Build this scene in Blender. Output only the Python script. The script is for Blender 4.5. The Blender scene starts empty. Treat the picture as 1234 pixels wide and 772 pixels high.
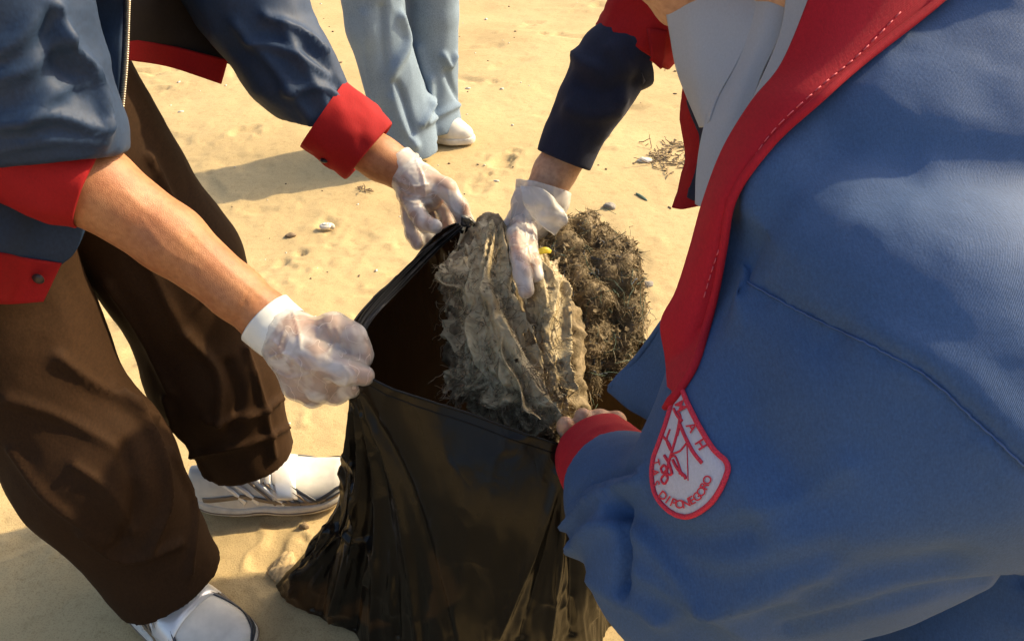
import bpy, math, random
import numpy as np
from mathutils import Vector, Matrix
from mathutils.bvhtree import BVHTree
R = math.radians
random.seed(7)
rng = np.random.default_rng(11)
SC = bpy.context.scene
COL = SC.collection

# ------------------------------------------------------------------ camera, sky, sun, exposure
PITCH = R(36.0)
FPX = 900.0                      # focal length for a 1234 px wide picture
CAMP = np.array([0.0, 0.0, 1.05])
cam = bpy.data.cameras.new('camera'); camo = bpy.data.objects.new('camera', cam); COL.objects.link(camo)
camo.location = CAMP; camo.rotation_euler = (R(90) - PITCH, 0, 0)
cam.sensor_width = 36.0; cam.lens = FPX / 1234 * 36.0; cam.clip_start = 0.02; cam.clip_end = 4000
SC.camera = camo
SUN_AZ = np.array([0.885, 0.465]); SUN_EL = R(34)
w = bpy.data.worlds.new('World'); SC.world = w; w.use_nodes = True
nt = w.node_tree; bg = nt.nodes['Background']
sky = nt.nodes.new('ShaderNodeTexSky'); sky.sky_type = 'NISHITA'; sky.sun_disc = False
sky.sun_elevation = SUN_EL; sky.sun_rotation = math.atan2(SUN_AZ[0], SUN_AZ[1])
sky.air_density = 1.0; sky.dust_density = 5.0; sky.ozone_density = 0.6
nt.links.new(sky.outputs[0], bg.inputs[0]); bg.inputs[1].default_value = 0.15
sl = bpy.data.lights.new('sun', 'SUN'); so = bpy.data.objects.new('sun', sl); COL.objects.link(so)
sl.energy = 4.2; sl.angle = R(1.0); sl.color = (1.0, 0.80, 0.50)
sdir = Vector((SUN_AZ[0] * math.cos(SUN_EL), SUN_AZ[1] * math.cos(SUN_EL), math.sin(SUN_EL)))
so.rotation_euler = sdir.to_track_quat('Z', 'Y').to_euler(); so.location = (4, 2, 4)
vs = SC.view_settings; vs.view_transform = 'Standard'; vs.look = 'None'; vs.gamma = 1.0; vs.exposure = 0.72
try: vs.use_curve_mapping = False
except Exception: pass

# ------------------------------------------------------------------ helpers: geometry
ct, st = math.cos(PITCH), math.sin(PITCH)
FWD = np.array([0, ct, -st]); UPV = np.array([0, st, ct]); RGT = np.array([1.0, 0, 0])
def P(px, py, d):
    """a place seen in direction (px,py) at distance d along the optical axis, as a world point"""
    return CAMP + d * (FWD + (px - 617.0) / FPX * RGT - (py - 386.0) / FPX * UPV)
def PP(l): return np.array([P(*q) for q in l])
def unit(v):
    v = np.asarray(v, float); return v / (np.linalg.norm(v, axis=-1, keepdims=True) + 1e-12)
def _h(i, j, k, s):
    n = (i.astype(np.int64) * 374761393 + j.astype(np.int64) * 668265263 + k.astype(np.int64) * 2147483647 + s * 1274126177) & 0xffffffff
    n = ((n ^ (n >> 13)) * 1274126177) & 0xffffffff
    n = (n ^ (n >> 16)) & 0xffffffff
    return n / 4294967295.0 * 2 - 1
def vnoise(p, s=0):
    p = np.asarray(p, float); i = np.floor(p); f = p - i; f = f * f * (3 - 2 * f); i = i.astype(np.int64)
    out = 0
    for a in (0, 1):
        for b in (0, 1):
            for c in (0, 1):
                wt = (f[:, 0] if a else 1 - f[:, 0]) * (f[:, 1] if b else 1 - f[:, 1]) * (f[:, 2] if c else 1 - f[:, 2])
                out = out + wt * _h(i[:, 0] + a, i[:, 1] + b, i[:, 2] + c, s)
    return out
def fbm(p, s=0, o=3):
    r = 0; a = 1.0
    for k in range(o): r = r + a * vnoise(p * 2 ** k + 13.7 * k, s + k); a *= 0.5
    return r
def catmull(pts, n, closed=False):
    p = np.asarray(pts, float); m = len(p)
    if closed: q = np.concatenate([p[-1:], p, p[:2]]); segs = m
    else: q = np.concatenate([2 * p[:1] - p[1:2], p, 2 * p[-1:] - p[-2:-1]]); segs = m - 1
    t = np.linspace(0, segs, n, endpoint=not closed); i = np.minimum(t.astype(int), segs - 1); u = (t - i)
    u = u.reshape((-1,) + (1,) * (p.ndim - 1))
    a, b, c, d = q[i], q[i + 1], q[i + 2], q[i + 3]
    return 0.5 * (2 * b + (c - a) * u + (2 * a - 5 * b + 4 * c - d) * u ** 2 + (3 * b - a - 3 * c + d) * u ** 3)
def vnormals(V, F):
    N = np.zeros_like(V)
    for fs in ((0, 1, 2), (0, 2, 3)) if F.shape[1] == 4 else ((0, 1, 2),):
        a, b, c = V[F[:, fs[0]]], V[F[:, fs[1]]], V[F[:, fs[2]]]
        n = np.cross(b - a, c - a)
        for k in range(F.shape[1]): np.add.at(N, F[:, k], n)
    return unit(N)
def raybvh(V, F): return BVHTree.FromPolygons([tuple(v) for v in V], [tuple(int(i) for i in f) for f in F])
def ray(bvh, px, py):
    d = Vector(tuple(unit(P(px, py, 1.0) - CAMP)))
    h = bvh.ray_cast(Vector(tuple(CAMP)), d)
    if h[0] is None: return None, None
    n = h[1]
    if n.dot(d) > 0: n = -n
    return np.array(h[0]), np.array(n)
def segdist(V, pts):
    best = np.full(len(V), 1e9)
    for a, b in zip(pts[:-1], pts[1:]):
        ab = b - a; t = np.clip(((V - a) @ ab) / (ab @ ab + 1e-12), 0, 1)
        best = np.minimum(best, np.linalg.norm(V - a - t[:, None] * ab, axis=1))
    return best
def pen(V, F, folds, d0=None):
    """raise or press folds along lines seen on the surface: (points, width, height[, sharp])"""
    bvh = raybvh(V, F); N = vnormals(V, F); D = np.zeros(len(V))
    for fo in folds:
        pts, wd, ht = fo[:3]; sharp = len(fo) > 3 and fo[3]
        pp = catmull(np.array(pts, float), max(8, 4 * len(pts)))
        q = [ray(bvh, x, y)[0] for x, y in pp]; q = np.array([k for k in q if k is not None])
        if len(q) < 2: continue
        ds = segdist(V, q)
        D += ht * (1 / (1 + (ds / wd) ** 2) ** 1.6 if sharp else np.exp(-(ds / wd) ** 2))
    return V + N * D[:, None]

class Field:
    """signed distance grid, meshed with surface nets"""
    def __init__(s, lo, hi, h):
        s.lo = np.array(lo, float); s.h = h
        s.n = np.ceil((np.array(hi) - s.lo) / h).astype(int) + 1
        s.D = np.full(s.n, 0.06, np.float32)
    def block(s, lo, hi):
        a = np.clip(np.floor((np.array(lo) - s.lo) / s.h).astype(int), 0, s.n)
        b = np.clip(np.ceil((np.array(hi) - s.lo) / s.h).astype(int) + 1, 0, s.n)
        ax = [s.lo[k] + s.h * np.arange(a[k], b[k]) for k in range(3)]
        return tuple(slice(a[k], b[k]) for k in range(3)), ax
    def _mix(s, sl, d, k):
        o = s.D[sl]
        if k > 0:
            hh = np.maximum(k - np.abs(o - d), 0) / k
            s.D[sl] = np.minimum(o, d) - hh * hh * k * 0.25
        else: s.D[sl] = np.minimum(o, d)
    def cone(s, a, b, ra, rb, k=0.02, sq=None, f=1.0, carve=False):
        a = np.asarray(a, float); b = np.asarray(b, float); m = max(ra, rb) * max(1, f) + max(k, 3 * s.h) + 0.01
        sl, ax = s.block(np.minimum(a, b) - m, np.maximum(a, b) + m)
        if min(len(q) for q in ax) == 0: return s
        X, Y, Z = np.meshgrid(*ax, indexing='ij'); ab = b - a
        t = np.clip(((X - a[0]) * ab[0] + (Y - a[1]) * ab[1] + (Z - a[2]) * ab[2]) / (ab @ ab + 1e-12), 0, 1)
        q = [X - a[0] - t * ab[0], Y - a[1] - t * ab[1], Z - a[2] - t * ab[2]]
        if sq is not None:
            u = unit(sq); dt = q[0] * u[0] + q[1] * u[1] + q[2] * u[2]; g = 1 / f - 1
            q = [q[i] + g * dt * u[i] for i in range(3)]
        d = np.sqrt(q[0] ** 2 + q[1] ** 2 + q[2] ** 2) - (ra + (rb - ra) * t)
        if carve: s.D[sl] = np.maximum(s.D[sl], -d)
        else: s._mix(sl, d.astype(np.float32), k)
        return s
    def chain(s, pts, rr, k=0.02, sq=None, f=1.0, carve=False):
        for i in range(len(pts) - 1): s.cone(pts[i], pts[i + 1], rr[i], rr[i + 1], k, sq, f, carve)
        return s
    def ell(s, c, r, k=0.02, rot=None):
        c = np.asarray(c, float); r = np.asarray(r, float); m = r.max() + max(k, 3 * s.h) + 0.01
        sl, ax = s.block(c - m, c + m)
        if min(len(q) for q in ax) == 0: return s
        X, Y, Z = np.meshgrid(*ax, indexing='ij'); q = np.stack([X - c[0], Y - c[1], Z - c[2]], -1)
        if rot is not None: q = q @ np.array(rot).T
        d = (np.sqrt(((q / r) ** 2).sum(-1)) - 1) * r.min()
        s._mix(sl, d.astype(np.float32), k); return s
    def cut(s, p, n, r=None):
        """remove what lies on the +n side of the plane (within r of p)"""
        p = np.asarray(p, float); n = unit(n); m = r or 9
        sl, ax = s.block(p - m, p + m); X, Y, Z = np.meshgrid(*ax, indexing='ij')
        d = (X - p[0]) * n[0] + (Y - p[1]) * n[1] + (Z - p[2]) * n[2]
        s.D[sl] = np.maximum(s.D[sl], d); return s
    def mesh(s, smooth=1):
        D = s.D; D[0] = D[-1] = 0.05; D[:, 0] = D[:, -1] = 0.05; D[:, :, 0] = D[:, :, -1] = 0.05
        ng = D < 0; nx, ny, nz = D.shape
        c = np.zeros((nx - 1, ny - 1, nz - 1), np.int8)
        off = [(i, j, k) for i in (0, 1) for j in (0, 1) for k in (0, 1)]
        def S(A, o): return A[o[0]:nx - 1 + o[0], o[1]:ny - 1 + o[1], o[2]:nz - 1 + o[2]]
        for o in off: c += S(ng, o)
        act = (c > 0) & (c < 8); I = np.argwhere(act); idx = np.full(c.shape, -1, np.int64); idx[act] = np.arange(len(I))
        acc = np.zeros((len(I), 3)); cnt = np.zeros(len(I))
        dv = {o: D[I[:, 0] + o[0], I[:, 1] + o[1], I[:, 2] + o[2]].astype(float) for o in off}
        for o in off:
            for ax in range(3):
                if o[ax] == 0:
                    o2 = tuple(1 if q == ax else o[q] for q in range(3)); a, b = dv[o], dv[o2]
                    m = (a < 0) != (b < 0); t = np.where(m, a / np.where(m, a - b, 1), 0)
                    pt = np.tile(np.array(o, float), (len(I), 1)); pt[:, ax] = t
                    acc[m] += pt[m]; cnt[m] += 1
        V = s.lo + s.h * (I + acc / np.maximum(cnt, 1)[:, None])
        Fs = []
        for ax in range(3):
            u, v = (ax + 1) % 3, (ax + 2) % 3
            a = ng; b = np.roll(ng, -1, axis=ax)
            m = a != b
            sl = [slice(None)] * 3; sl[ax] = slice(0, -1); sl[u] = slice(1, -1); sl[v] = slice(1, -1)
            mm = np.zeros_like(m); mm[tuple(sl)] = m[tuple(sl)]
            E = np.argwhere(mm); ins = ng[E[:, 0], E[:, 1], E[:, 2]]
            def cell(du, dw):
                q = E.copy(); q[:, u] -= du; q[:, v] -= dw; return idx[q[:, 0], q[:, 1], q[:, 2]]
            f = np.stack([cell(1, 1), cell(0, 1), cell(0, 0), cell(1, 0)], 1)
            f[~ins] = f[~ins][:, ::-1]; Fs.append(f)
        F = np.concatenate(Fs); F = F[(F >= 0).all(1)]
        for _ in range(smooth): V = relax(V, F, 0.5)
        return V, F
def relax(V, F, a=0.5):
    A = np.zeros_like(V); n = np.zeros(len(V))
    for k in range(F.shape[1]):
        i, j = F[:, k], F[:, (k + 1) % F.shape[1]]
        np.add.at(A, i, V[j]); np.add.at(n, i, 1); np.add.at(A, j, V[i]); np.add.at(n, j, 1)
    return V * (1 - a) + a * A / np.maximum(n, 1)[:, None]
def grid_faces(nr, nc, cr=False, cc=False):
    r = np.arange(nr if cr else nr - 1); c = np.arange(nc if cc else nc - 1)
    Rr, Cc = np.meshgrid(r, c, indexing='ij'); r2 = (Rr + 1) % nr; c2 = (Cc + 1) % nc
    return np.stack([Rr * nc + Cc, Rr * nc + c2, r2 * nc + c2, r2 * nc + Cc], -1).reshape(-1, 4)
def join(parts):
    Vs, Fs, o = [], [], 0
    for V, F in parts: Vs.append(V); Fs.append([[int(i) + o for i in f] for f in F]); o += len(V)
    return np.concatenate(Vs), [f for l in Fs for f in l]
def thicken(G, th):
    """sheet grid (r,c,3) -> closed slab"""
    r, c = G.shape[:2]; V = G.reshape(-1, 3); F = grid_faces(r, c); N = vnormals(V, F)
    n = len(V); V2 = np.concatenate([V + N * th / 2, V - N * th / 2]); Fl = [F, F[:, ::-1] + n]
    b = [i for i in range(c)] + [i * c + c - 1 for i in range(1, r)] + [(r - 1) * c + i for i in range(c - 2, -1, -1)] + [i * c for i in range(r - 2, 0, -1)]
    b = np.array(b); b2 = np.roll(b, -1); Fl.append(np.stack([b2, b, b + n, b2 + n], 1))
    return V2, np.concatenate(Fl)
def sheet(ctrl, nr=40, nc=40, th=0.0015, folds=None, noise=None, world=False):
    C = np.array([[q if world else P(*q) for q in row] for row in ctrl], float)
    G = catmull(C, nr); G = np.swapaxes(catmull(np.swapaxes(G, 0, 1), nc), 0, 1)
    V = G.reshape(-1, 3); F = grid_faces(nr, nc)
    if noise: N = vnormals(V, F); V = V + N * (noise[1] * fbm(V * noise[0], 3))[:, None]
    if folds: V = pen(V, F, folds)
    return thicken(V.reshape(nr, nc, 3), th)
def frames(C):
    C = np.asarray(C, float); T = unit(np.gradient(C, axis=0)); r = np.array([0.31, 0.52, 0.8])
    A = []; a = unit(np.cross(T[0], r))
    for t in T: a = unit(a - t * (a @ t)); A.append(a)
    A = np.array(A); return T, A, np.cross(T, A)
def tube(pts, rad, ns=10, n=None, cap=True, closed=False, e=None):
    """swept round section; e=(dir,factor) flattens it along dir"""
    pts = np.asarray(pts, float)
    if n: pts = catmull(pts, n); rad = np.interp(np.linspace(0, 1, n), np.linspace(0, 1, len(np.atleast_1d(rad))), np.atleast_1d(rad))
    rad = np.broadcast_to(np.atleast_1d(rad), (len(pts),)); T, A, B = frames(pts); th = np.linspace(0, 2 * np.pi, ns, endpoint=False)
    V = pts[:, None] + rad[:, None, None] * (np.cos(th)[None, :, None] * A[:, None] + np.sin(th)[None, :, None] * B[:, None])
    if e is not None:
        u = unit(e[0]); q = V - pts[:, None]; V = V + ((q @ u) * (e[1] - 1))[..., None] * u
    F = grid_faces(len(pts), ns, closed, True); V = V.reshape(-1, 3); Fl = [list(f) for f in F]
    if cap and not closed:
        m = len(pts); Fl.append([i for i in range(ns)][::-1]); Fl.append([(m - 1) * ns + i for i in range(ns)])
    return V, Fl
def shell_tube(C, rad, th=0.003, ns=48, n=24, wob=0.0, seed=0, e=None, back=0.04):
    """open sleeve end or cuff: outer wall, turned edge, inner wall"""
    C = catmull(C, n); rad = np.interp(np.linspace(0, 1, n), np.linspace(0, 1, len(rad)), rad)
    T, A, B = frames(C); an = np.linspace(0, 2 * np.pi, ns, endpoint=False)
    L = np.concatenate([[0], np.cumsum(np.linalg.norm(np.diff(C, axis=0), axis=1))]); rows = []
    def ringat(i, r):
        pt = np.stack([np.cos(an) * 1.6, np.sin(an) * 1.6, np.full(ns, L[i] * 22)], 1)
        rr = r * (1 + wob * fbm(pt, seed, 3)); v = C[i] + rr[:, None] * (np.cos(an)[:, None] * A[i] + np.sin(an)[:, None] * B[i])
        if e is not None:
            u = unit(e[0]); q = v - C[i]; v = v + ((q @ u) * (e[1] - 1))[:, None] * u
        return v
    for i in range(n): rows.append(ringat(i, rad[i]))
    e1 = ringat(n - 1, rad[-1] - th / 2) + T[-1] * th * 0.45; rows.append(e1)
    i = n - 1
    while i >= 0 and L[-1] - L[i] < back: rows.append(ringat(i, rad[i] - th)); i -= 1
    V = np.concatenate(rows); F = grid_faces(len(rows), ns, False, True)
    return V, F

# ------------------------------------------------------------------ helpers: objects
def obj(name, V, F, mat, parent=None, smooth=True, label=None, cat=None, group=None, kind=None):
    me = bpy.data.meshes.new(name); me.from_pydata([tuple(map(float, v)) for v in V], [], [tuple(int(i) for i in f) for f in F]); me.update()
    if smooth: me.polygons.foreach_set('use_smooth', [True] * len(me.polygons))
    me.materials.append(mat)
    o = bpy.data.objects.new(name, me); COL.objects.link(o)
    if parent is not None:
        o.parent = parent; o.matrix_parent_inverse = world_of(parent).inverted()
    tag(o, label, cat, group, kind); return o
def world_of(o):
    m = o.matrix_basis.copy(); p = o
    while p.parent is not None: m = p.parent.matrix_basis @ p.matrix_parent_inverse @ m; p = p.parent
    return m
def tag(o, label=None, cat=None, group=None, kind=None):
    if label: o['label'] = label
    if cat: o['category'] = cat
    if group: o['group'] = group
    if kind: o['kind'] = kind
def empty(name, loc, label, cat, group=None):
    o = bpy.data.objects.new(name, None); COL.objects.link(o); o.location = loc; o.empty_display_size = 0.1
    tag(o, label, cat, group); return o

# ------------------------------------------------------------------ helpers: materials
def mat(name):
    m = bpy.data.materials.new(name); m.use_nodes = True; return m, m.node_tree, m.node_tree.nodes['Principled BSDF']
def N(nt, t, **kw):
    n = nt.nodes.new(t)
    for k, v in kw.items():
        if k in n.inputs: n.inputs[k].default_value = v
        else: setattr(n, k, v)
    return n
def ramp(nt, fac, stops):
    r = nt.nodes.new('ShaderNodeValToRGB'); nt.links.new(fac, r.inputs[0]); el = r.color_ramp.elements
    while len(el) < len(stops): el.new(0.5)
    for e_, (p, c) in zip(el, stops): e_.position = p; e_.color = (c[0], c[1], c[2], 1)
    return r.outputs[0]
def mapped(nt, scale, rot=(0, 0, 0)):
    tc = nt.nodes.new('ShaderNodeTexCoord'); mp = nt.nodes.new('ShaderNodeMapping'); nt.links.new(tc.outputs['Object'], mp.inputs[0])
    mp.inputs['Scale'].default_value = scale; mp.inputs['Rotation'].default_value = rot; return mp.outputs[0]
def fabric(name, c, rough=0.85, sheen=0.3, weave=900, bump=0.25, vary=0.25, tint=(1, 1, 1), rot=(0.3, 0.5, 0.2), spec=0.3, twill=0):
    m, nt, b = mat(name)
    v1 = mapped(nt, (1, 1, 1)); n1 = N(nt, 'ShaderNodeTexNoise', Scale=9.0, Detail=6.0); nt.links.new(v1, n1.inputs['Vector'])
    n2 = N(nt, 'ShaderNodeTexNoise', Scale=weave * 0.45, Detail=3.0); nt.links.new(v1, n2.inputs['Vector'])
    v3 = mapped(nt, (weave * 0.9, weave * 0.12, weave * 0.3), rot); n3 = N(nt, 'ShaderNodeTexNoise', Scale=1.0, Detail=2.0); nt.links.new(v3, n3.inputs['Vector'])
    mx = N(nt, 'ShaderNodeMix', data_type='FLOAT'); mx.inputs[0].default_value = 0.5
    nt.links.new(n2.outputs[0], mx.inputs[2]); nt.links.new(n3.outputs[0], mx.inputs[3])
    ad = N(nt, 'ShaderNodeMath', operation='MULTIPLY_ADD'); nt.links.new(n1.outputs[0], ad.inputs[0]); ad.inputs[1].default_value = 0.5
    nt.links.new(mx.outputs[0], ad.inputs[2])
    d = tuple(q * (1 - vary) for q in c); l = tuple(min(1, q * (1 + vary) * t) for q, t in zip(c, tint))
    nt.links.new(ramp(nt, ad.outputs[0], [(0.5, d), (1.0, l)]), b.inputs['Base Color'])
    b.inputs['Roughness'].default_value = rough; b.inputs['Specular IOR Level'].default_value = spec
    b.inputs['Sheen Weight'].default_value = sheen; b.inputs['Sheen Roughness'].default_value = 0.5
    b.inputs['Sheen Tint'].default_value = (min(1, c[0] * 3 + .2), min(1, c[1] * 3 + .2), min(1, c[2] * 3 + .2), 1)
    bp = N(nt, 'ShaderNodeBump', Strength=bump, Distance=0.0006); nt.links.new(mx.outputs[0], bp.inputs['Height']); nt.links.new(bp.outputs[0], b.inputs['Normal'])
    if twill:
        wt = N(nt, 'ShaderNodeTexWave', wave_type='BANDS', bands_direction='X', Scale=twill, Distortion=1.2, Detail=2.0); wt.inputs['Detail Scale'].default_value = 2.0
        nt.links.new(mapped(nt, (1, 1, 1), (0.5, 0.75, 0.9)), wt.inputs['Vector']); b3 = N(nt, 'ShaderNodeBump', Strength=.22, Distance=0.0003); nt.links.new(wt.outputs[1], b3.inputs['Height']); nt.links.new(bp.outputs[0], b3.inputs['Normal']); nt.links.new(b3.outputs[0], b.inputs['Normal'])
    return m
def plain(name, c, rough=0.5, metal=0.0, spec=0.5, vary=0.12, scale=40, bump=0.0):
    m, nt, b = mat(name); v = mapped(nt, (1, 1, 1)); n = N(nt, 'ShaderNodeTexNoise', Scale=scale, Detail=5.0); nt.links.new(v, n.inputs['Vector'])
    nt.links.new(ramp(nt, n.outputs[0], [(0.3, tuple(q * (1 - vary) for q in c)), (0.7, tuple(min(1, q * (1 + vary)) for q in c))]), b.inputs['Base Color'])
    b.inputs['Roughness'].default_value = rough; b.inputs['Metallic'].default_value = metal; b.inputs['Specular IOR Level'].default_value = spec
    if bump:
        bp = N(nt, 'ShaderNodeBump', Strength=bump, Distance=0.002); nt.links.new(n.outputs[0], bp.inputs['Height']); nt.links.new(bp.outputs[0], b.inputs['Normal'])
    return m
def skin_mat(name, c, red):
    m, nt, b = mat(name); v = mapped(nt, (1, 1, 1)); n = N(nt, 'ShaderNodeTexNoise', Scale=22.0, Detail=6.0); nt.links.new(v, n.inputs['Vector'])
    na = N(nt, 'ShaderNodeTexNoise', Scale=160.0, Detail=6.0); nt.links.new(v, na.inputs['Vector']); sm_ = N(nt, 'ShaderNodeMix', data_type='RGBA', blend_type='MULTIPLY'); sm_.inputs[0].default_value = 1; nt.links.new(ramp(nt, n.outputs[0], [(0.3, red), (0.65, c)]), sm_.inputs[6]); nt.links.new(ramp(nt, na.outputs[0], [(0.3, (.80, .74, .70)), (0.6, (1, 1, 1))]), sm_.inputs[7]); nt.links.new(sm_.outputs[2], b.inputs['Base Color'])
    n2 = N(nt, 'ShaderNodeTexVoronoi', Scale=900.0); nt.links.new(v, n2.inputs['Vector'])
    bp = N(nt, 'ShaderNodeBump', Strength=0.35, Distance=0.0006); nt.links.new(n2.outputs[0], bp.inputs['Height']); nt.links.new(bp.outputs[0], b.inputs['Normal'])
    b.inputs['Roughness'].default_value = 0.55; b.inputs['Subsurface Weight'].default_value = 0.12
    b.inputs['Subsurface Radius'].default_value = (0.012, 0.004, 0.002); b.inputs['Subsurface Scale'].default_value = 0.6
    return m
def glove_mat(name='latex', lo=.36, hi=.74):
    m, nt, b = mat(name); v = mapped(nt, (1, 1, 1)); b.inputs['Base Color'].default_value = (.70, .68, .64, 1); b.inputs['Roughness'].default_value = .36
    n = N(nt, 'ShaderNodeTexNoise', Scale=26.0, Detail=2.0, Distortion=1.0); nt.links.new(v, n.inputs['Vector']); r1 = ramp(nt, n.outputs[0], [(0.44, (lo, lo, lo)), (0.60, (hi, hi, hi))])
    vo = N(nt, 'ShaderNodeTexNoise', Scale=40.0, Detail=1.0, Distortion=.3); nt.links.new(v, vo.inputs['Vector'])
    ab = N(nt, 'ShaderNodeMath', operation='SUBTRACT'); nt.links.new(vo.outputs[0], ab.inputs[0]); ab.inputs[1].default_value = 0.5; a2 = N(nt, 'ShaderNodeMath', operation='ABSOLUTE'); nt.links.new(ab.outputs[0], a2.inputs[0])
    r2 = ramp(nt, a2.outputs[0], [(0.003, (.70, .70, .70)), (0.016, (0, 0, 0))]); mx = N(nt, 'ShaderNodeMath', operation='MAXIMUM'); nt.links.new(r1, mx.inputs[0]); nt.links.new(r2, mx.inputs[1])
    bp = N(nt, 'ShaderNodeBump', Strength=0.5, Distance=0.001); nt.links.new(mx.outputs[0], bp.inputs['Height']); nt.links.new(bp.outputs[0], b.inputs['Normal'])
    t = N(nt, 'ShaderNodeBsdfTransparent'); ms = N(nt, 'ShaderNodeMixShader'); nt.links.new(mx.outputs[0], ms.inputs[0]); nt.links.new(t.outputs[0], ms.inputs[1]); nt.links.new(b.outputs[0], ms.inputs[2])
    nt.links.new(ms.outputs[0], nt.nodes['Material Output'].inputs[0]); return m
def film(name, base, trans, rough, amt):
    m, nt, b = mat(name); b.inputs['Base Color'].default_value = (*base, 1); b.inputs['Roughness'].default_value = rough; b.inputs['Specular IOR Level'].default_value = 0.26
    v = mapped(nt, (30, 30, 7)); n0 = N(nt, 'ShaderNodeTexNoise', Scale=1.0, Detail=3.0, Distortion=.5); nt.links.new(v, n0.inputs['Vector']); n1 = N(nt, 'ShaderNodeMath', operation='SUBTRACT'); n1.inputs[1].default_value = .5; nt.links.new(n0.outputs[0], n1.inputs[0]); n = N(nt, 'ShaderNodeMath', operation='ABSOLUTE'); nt.links.new(n1.outputs[0], n.inputs[0])
    bp = N(nt, 'ShaderNodeBump', Strength=0.45, Distance=0.006); nt.links.new(n.outputs[0], bp.inputs['Height']); nt.links.new(bp.outputs[0], b.inputs['Normal'])
    t = N(nt, 'ShaderNodeBsdfTranslucent'); t.inputs[0].default_value = (*trans, 1)
    ms = N(nt, 'ShaderNodeMixShader'); ms.inputs[0].default_value = amt; nt.links.new(b.outputs[0], ms.inputs[1]); nt.links.new(t.outputs[0], ms.inputs[2])
    nt.links.new(ms.outputs[0], nt.nodes['Material Output'].inputs[0]); return m

M = dict(
    navyA=fabric('slate_navy_cloth', (0.017, 0.037, 0.082), sheen=0.04, weave=700, bump=0.2, rough=0.6, spec=0.3),
    navyB=fabric('royal_blue_twill', (0.044, 0.092, 0.198), sheen=0.06, weave=1300, bump=0.35, rough=0.72, vary=.24, twill=640),
    darknavy=fabric('dark_navy_cloth', (0.012, 0.016, 0.036), sheen=0.1, weave=800),
    lining=fabric('dark_lining', (0.018, 0.014, 0.013), sheen=0.0, weave=700),
    red=fabric('red_cloth', (0.29, 0.006, 0.008), sheen=0.0, weave=900, bump=0.35, vary=0.18),
    redB=fabric('red_twill', (0.40, 0.009, 0.019), sheen=0.03, weave=1000, bump=0.5, vary=0.18, twill=640),
    brown=fabric('brown_cloth', (0.030, 0.0145, 0.0060), sheen=0.0, weave=700, bump=0.3, rough=0.8, vary=.3, spec=.12),
    jeans=fabric('light_blue_denim', (0.17, 0.235, 0.315), sheen=0.0, weave=700, bump=0.4, vary=0.3),
    hijab=fabric('pale_grey_cloth', (0.36, 0.39, 0.44), sheen=0.15, weave=1500, bump=0.15, vary=0.08),
    patch=fabric('patch_grey_white', (0.50, 0.49, 0.54), sheen=0.1, weave=1400, bump=0.6, vary=0.12),
    skinA=skin_mat('tan_skin', (0.44, 0.205, 0.090), (0.35, 0.135, 0.055)),
    skinB=skin_mat('light_skin', (0.62, 0.38, 0.24), (0.55, 0.29, 0.17)),
    latex=glove_mat(), latexthin=glove_mat('latex_film', .55, .85),
    latexw=plain('latex_white', (0.70, 0.72, 0.68), 0.4, vary=0.05),
    bag=film('black_plastic_film', (0.004, 0.0035, 0.003), (0.10, 0.055, 0.022), 0.26, 0.07),
    steel=plain('zip_metal', (0.55, 0.50, 0.40), 0.35, 0.9),
    button=plain('dark_button', (0.03, 0.02, 0.02), 0.35),
    shoe=plain('cream_leather', (0.64, 0.61, 0.54), 0.55, vary=0.08, scale=70, bump=.15),
    silver=plain('silver_leather', (0.72, 0.72, 0.72), 0.28, 0.35, vary=0.06),
    sole=plain('white_rubber', (0.62, 0.58, 0.50), 0.65, vary=0.12, scale=60, bump=.2),
    stripe=plain('dark_stripe', (0.035, 0.04, 0.05), 0.4),
    stripe2=plain('bronze_stripe', (0.22, 0.16, 0.10), 0.4),
    hair=plain('black_hair', (0.012, 0.010, 0.009), 0.45, scale=200, vary=0.4),
    thread=plain('red_thread', (0.60, 0.09, 0.11), 0.7),
    threadb=plain('blue_thread', (0.05, 0.10, 0.24), 0.8),
    emb=plain('embroidery_red', (0.62, 0.02, 0.05), 0.6, scale=900, vary=0.3, bump=0.5),
    eye=plain('eye_dark', (0.02, 0.015, 0.01), 0.2),
)

# ------------------------------------------------------------------ the beach
def G(px, py, z=0.0):
    den = st + (py - 386.0) / FPX * ct
    return P(px, py, (CAMP[2] - z) / den)
MARKS = []                                          # footprints and dents: x, y, rx, ry, angle, depth
for (px, py, rx, ry, a, dp) in [(605, 192, .075, .035, 1.2, .012), (200, 88, .10, .03, .3, .012), (180, 112, .06, .03, .5, .010), (300, 160, .07, .03, .6, .008),
                                (560, 95, .12, .03, -.4, .008), (735, 8, .15, .06, .4, .012), (690, 48, .16, .03, -.3, .010), (800, 40, .1, .04, .2, .01), (575, 60, .1, .03, .2, .006),
                                (760, 130, .07, .03, .1, .008), (745, 300, .05, .02, .4, .005), (470, 330, .06, .02, .9, .004), (330, 320, .06, .03, .3, .005),
                                (30, 660, .05, .02, .6, .004), (330, 660, .05, .025, 1.3, .006), (310, 250, .05, .02, .2, .004), (120, 400, .05, .03, .4, .006), (640, 30, .1, .03, .8, .008)]:
    g = G(px, py); MARKS.append((g[0], g[1], rx, ry, a, dp))
for k in range(80):
    y = rng.uniform(1.2, 6.5); x = rng.uniform(-0.75, .6) * (y + .5)
    MARKS.append((x, y, rng.uniform(.04, .13), rng.uniform(.02, .05), rng.uniform(0, 3.1), rng.uniform(.002, .006)))
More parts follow.
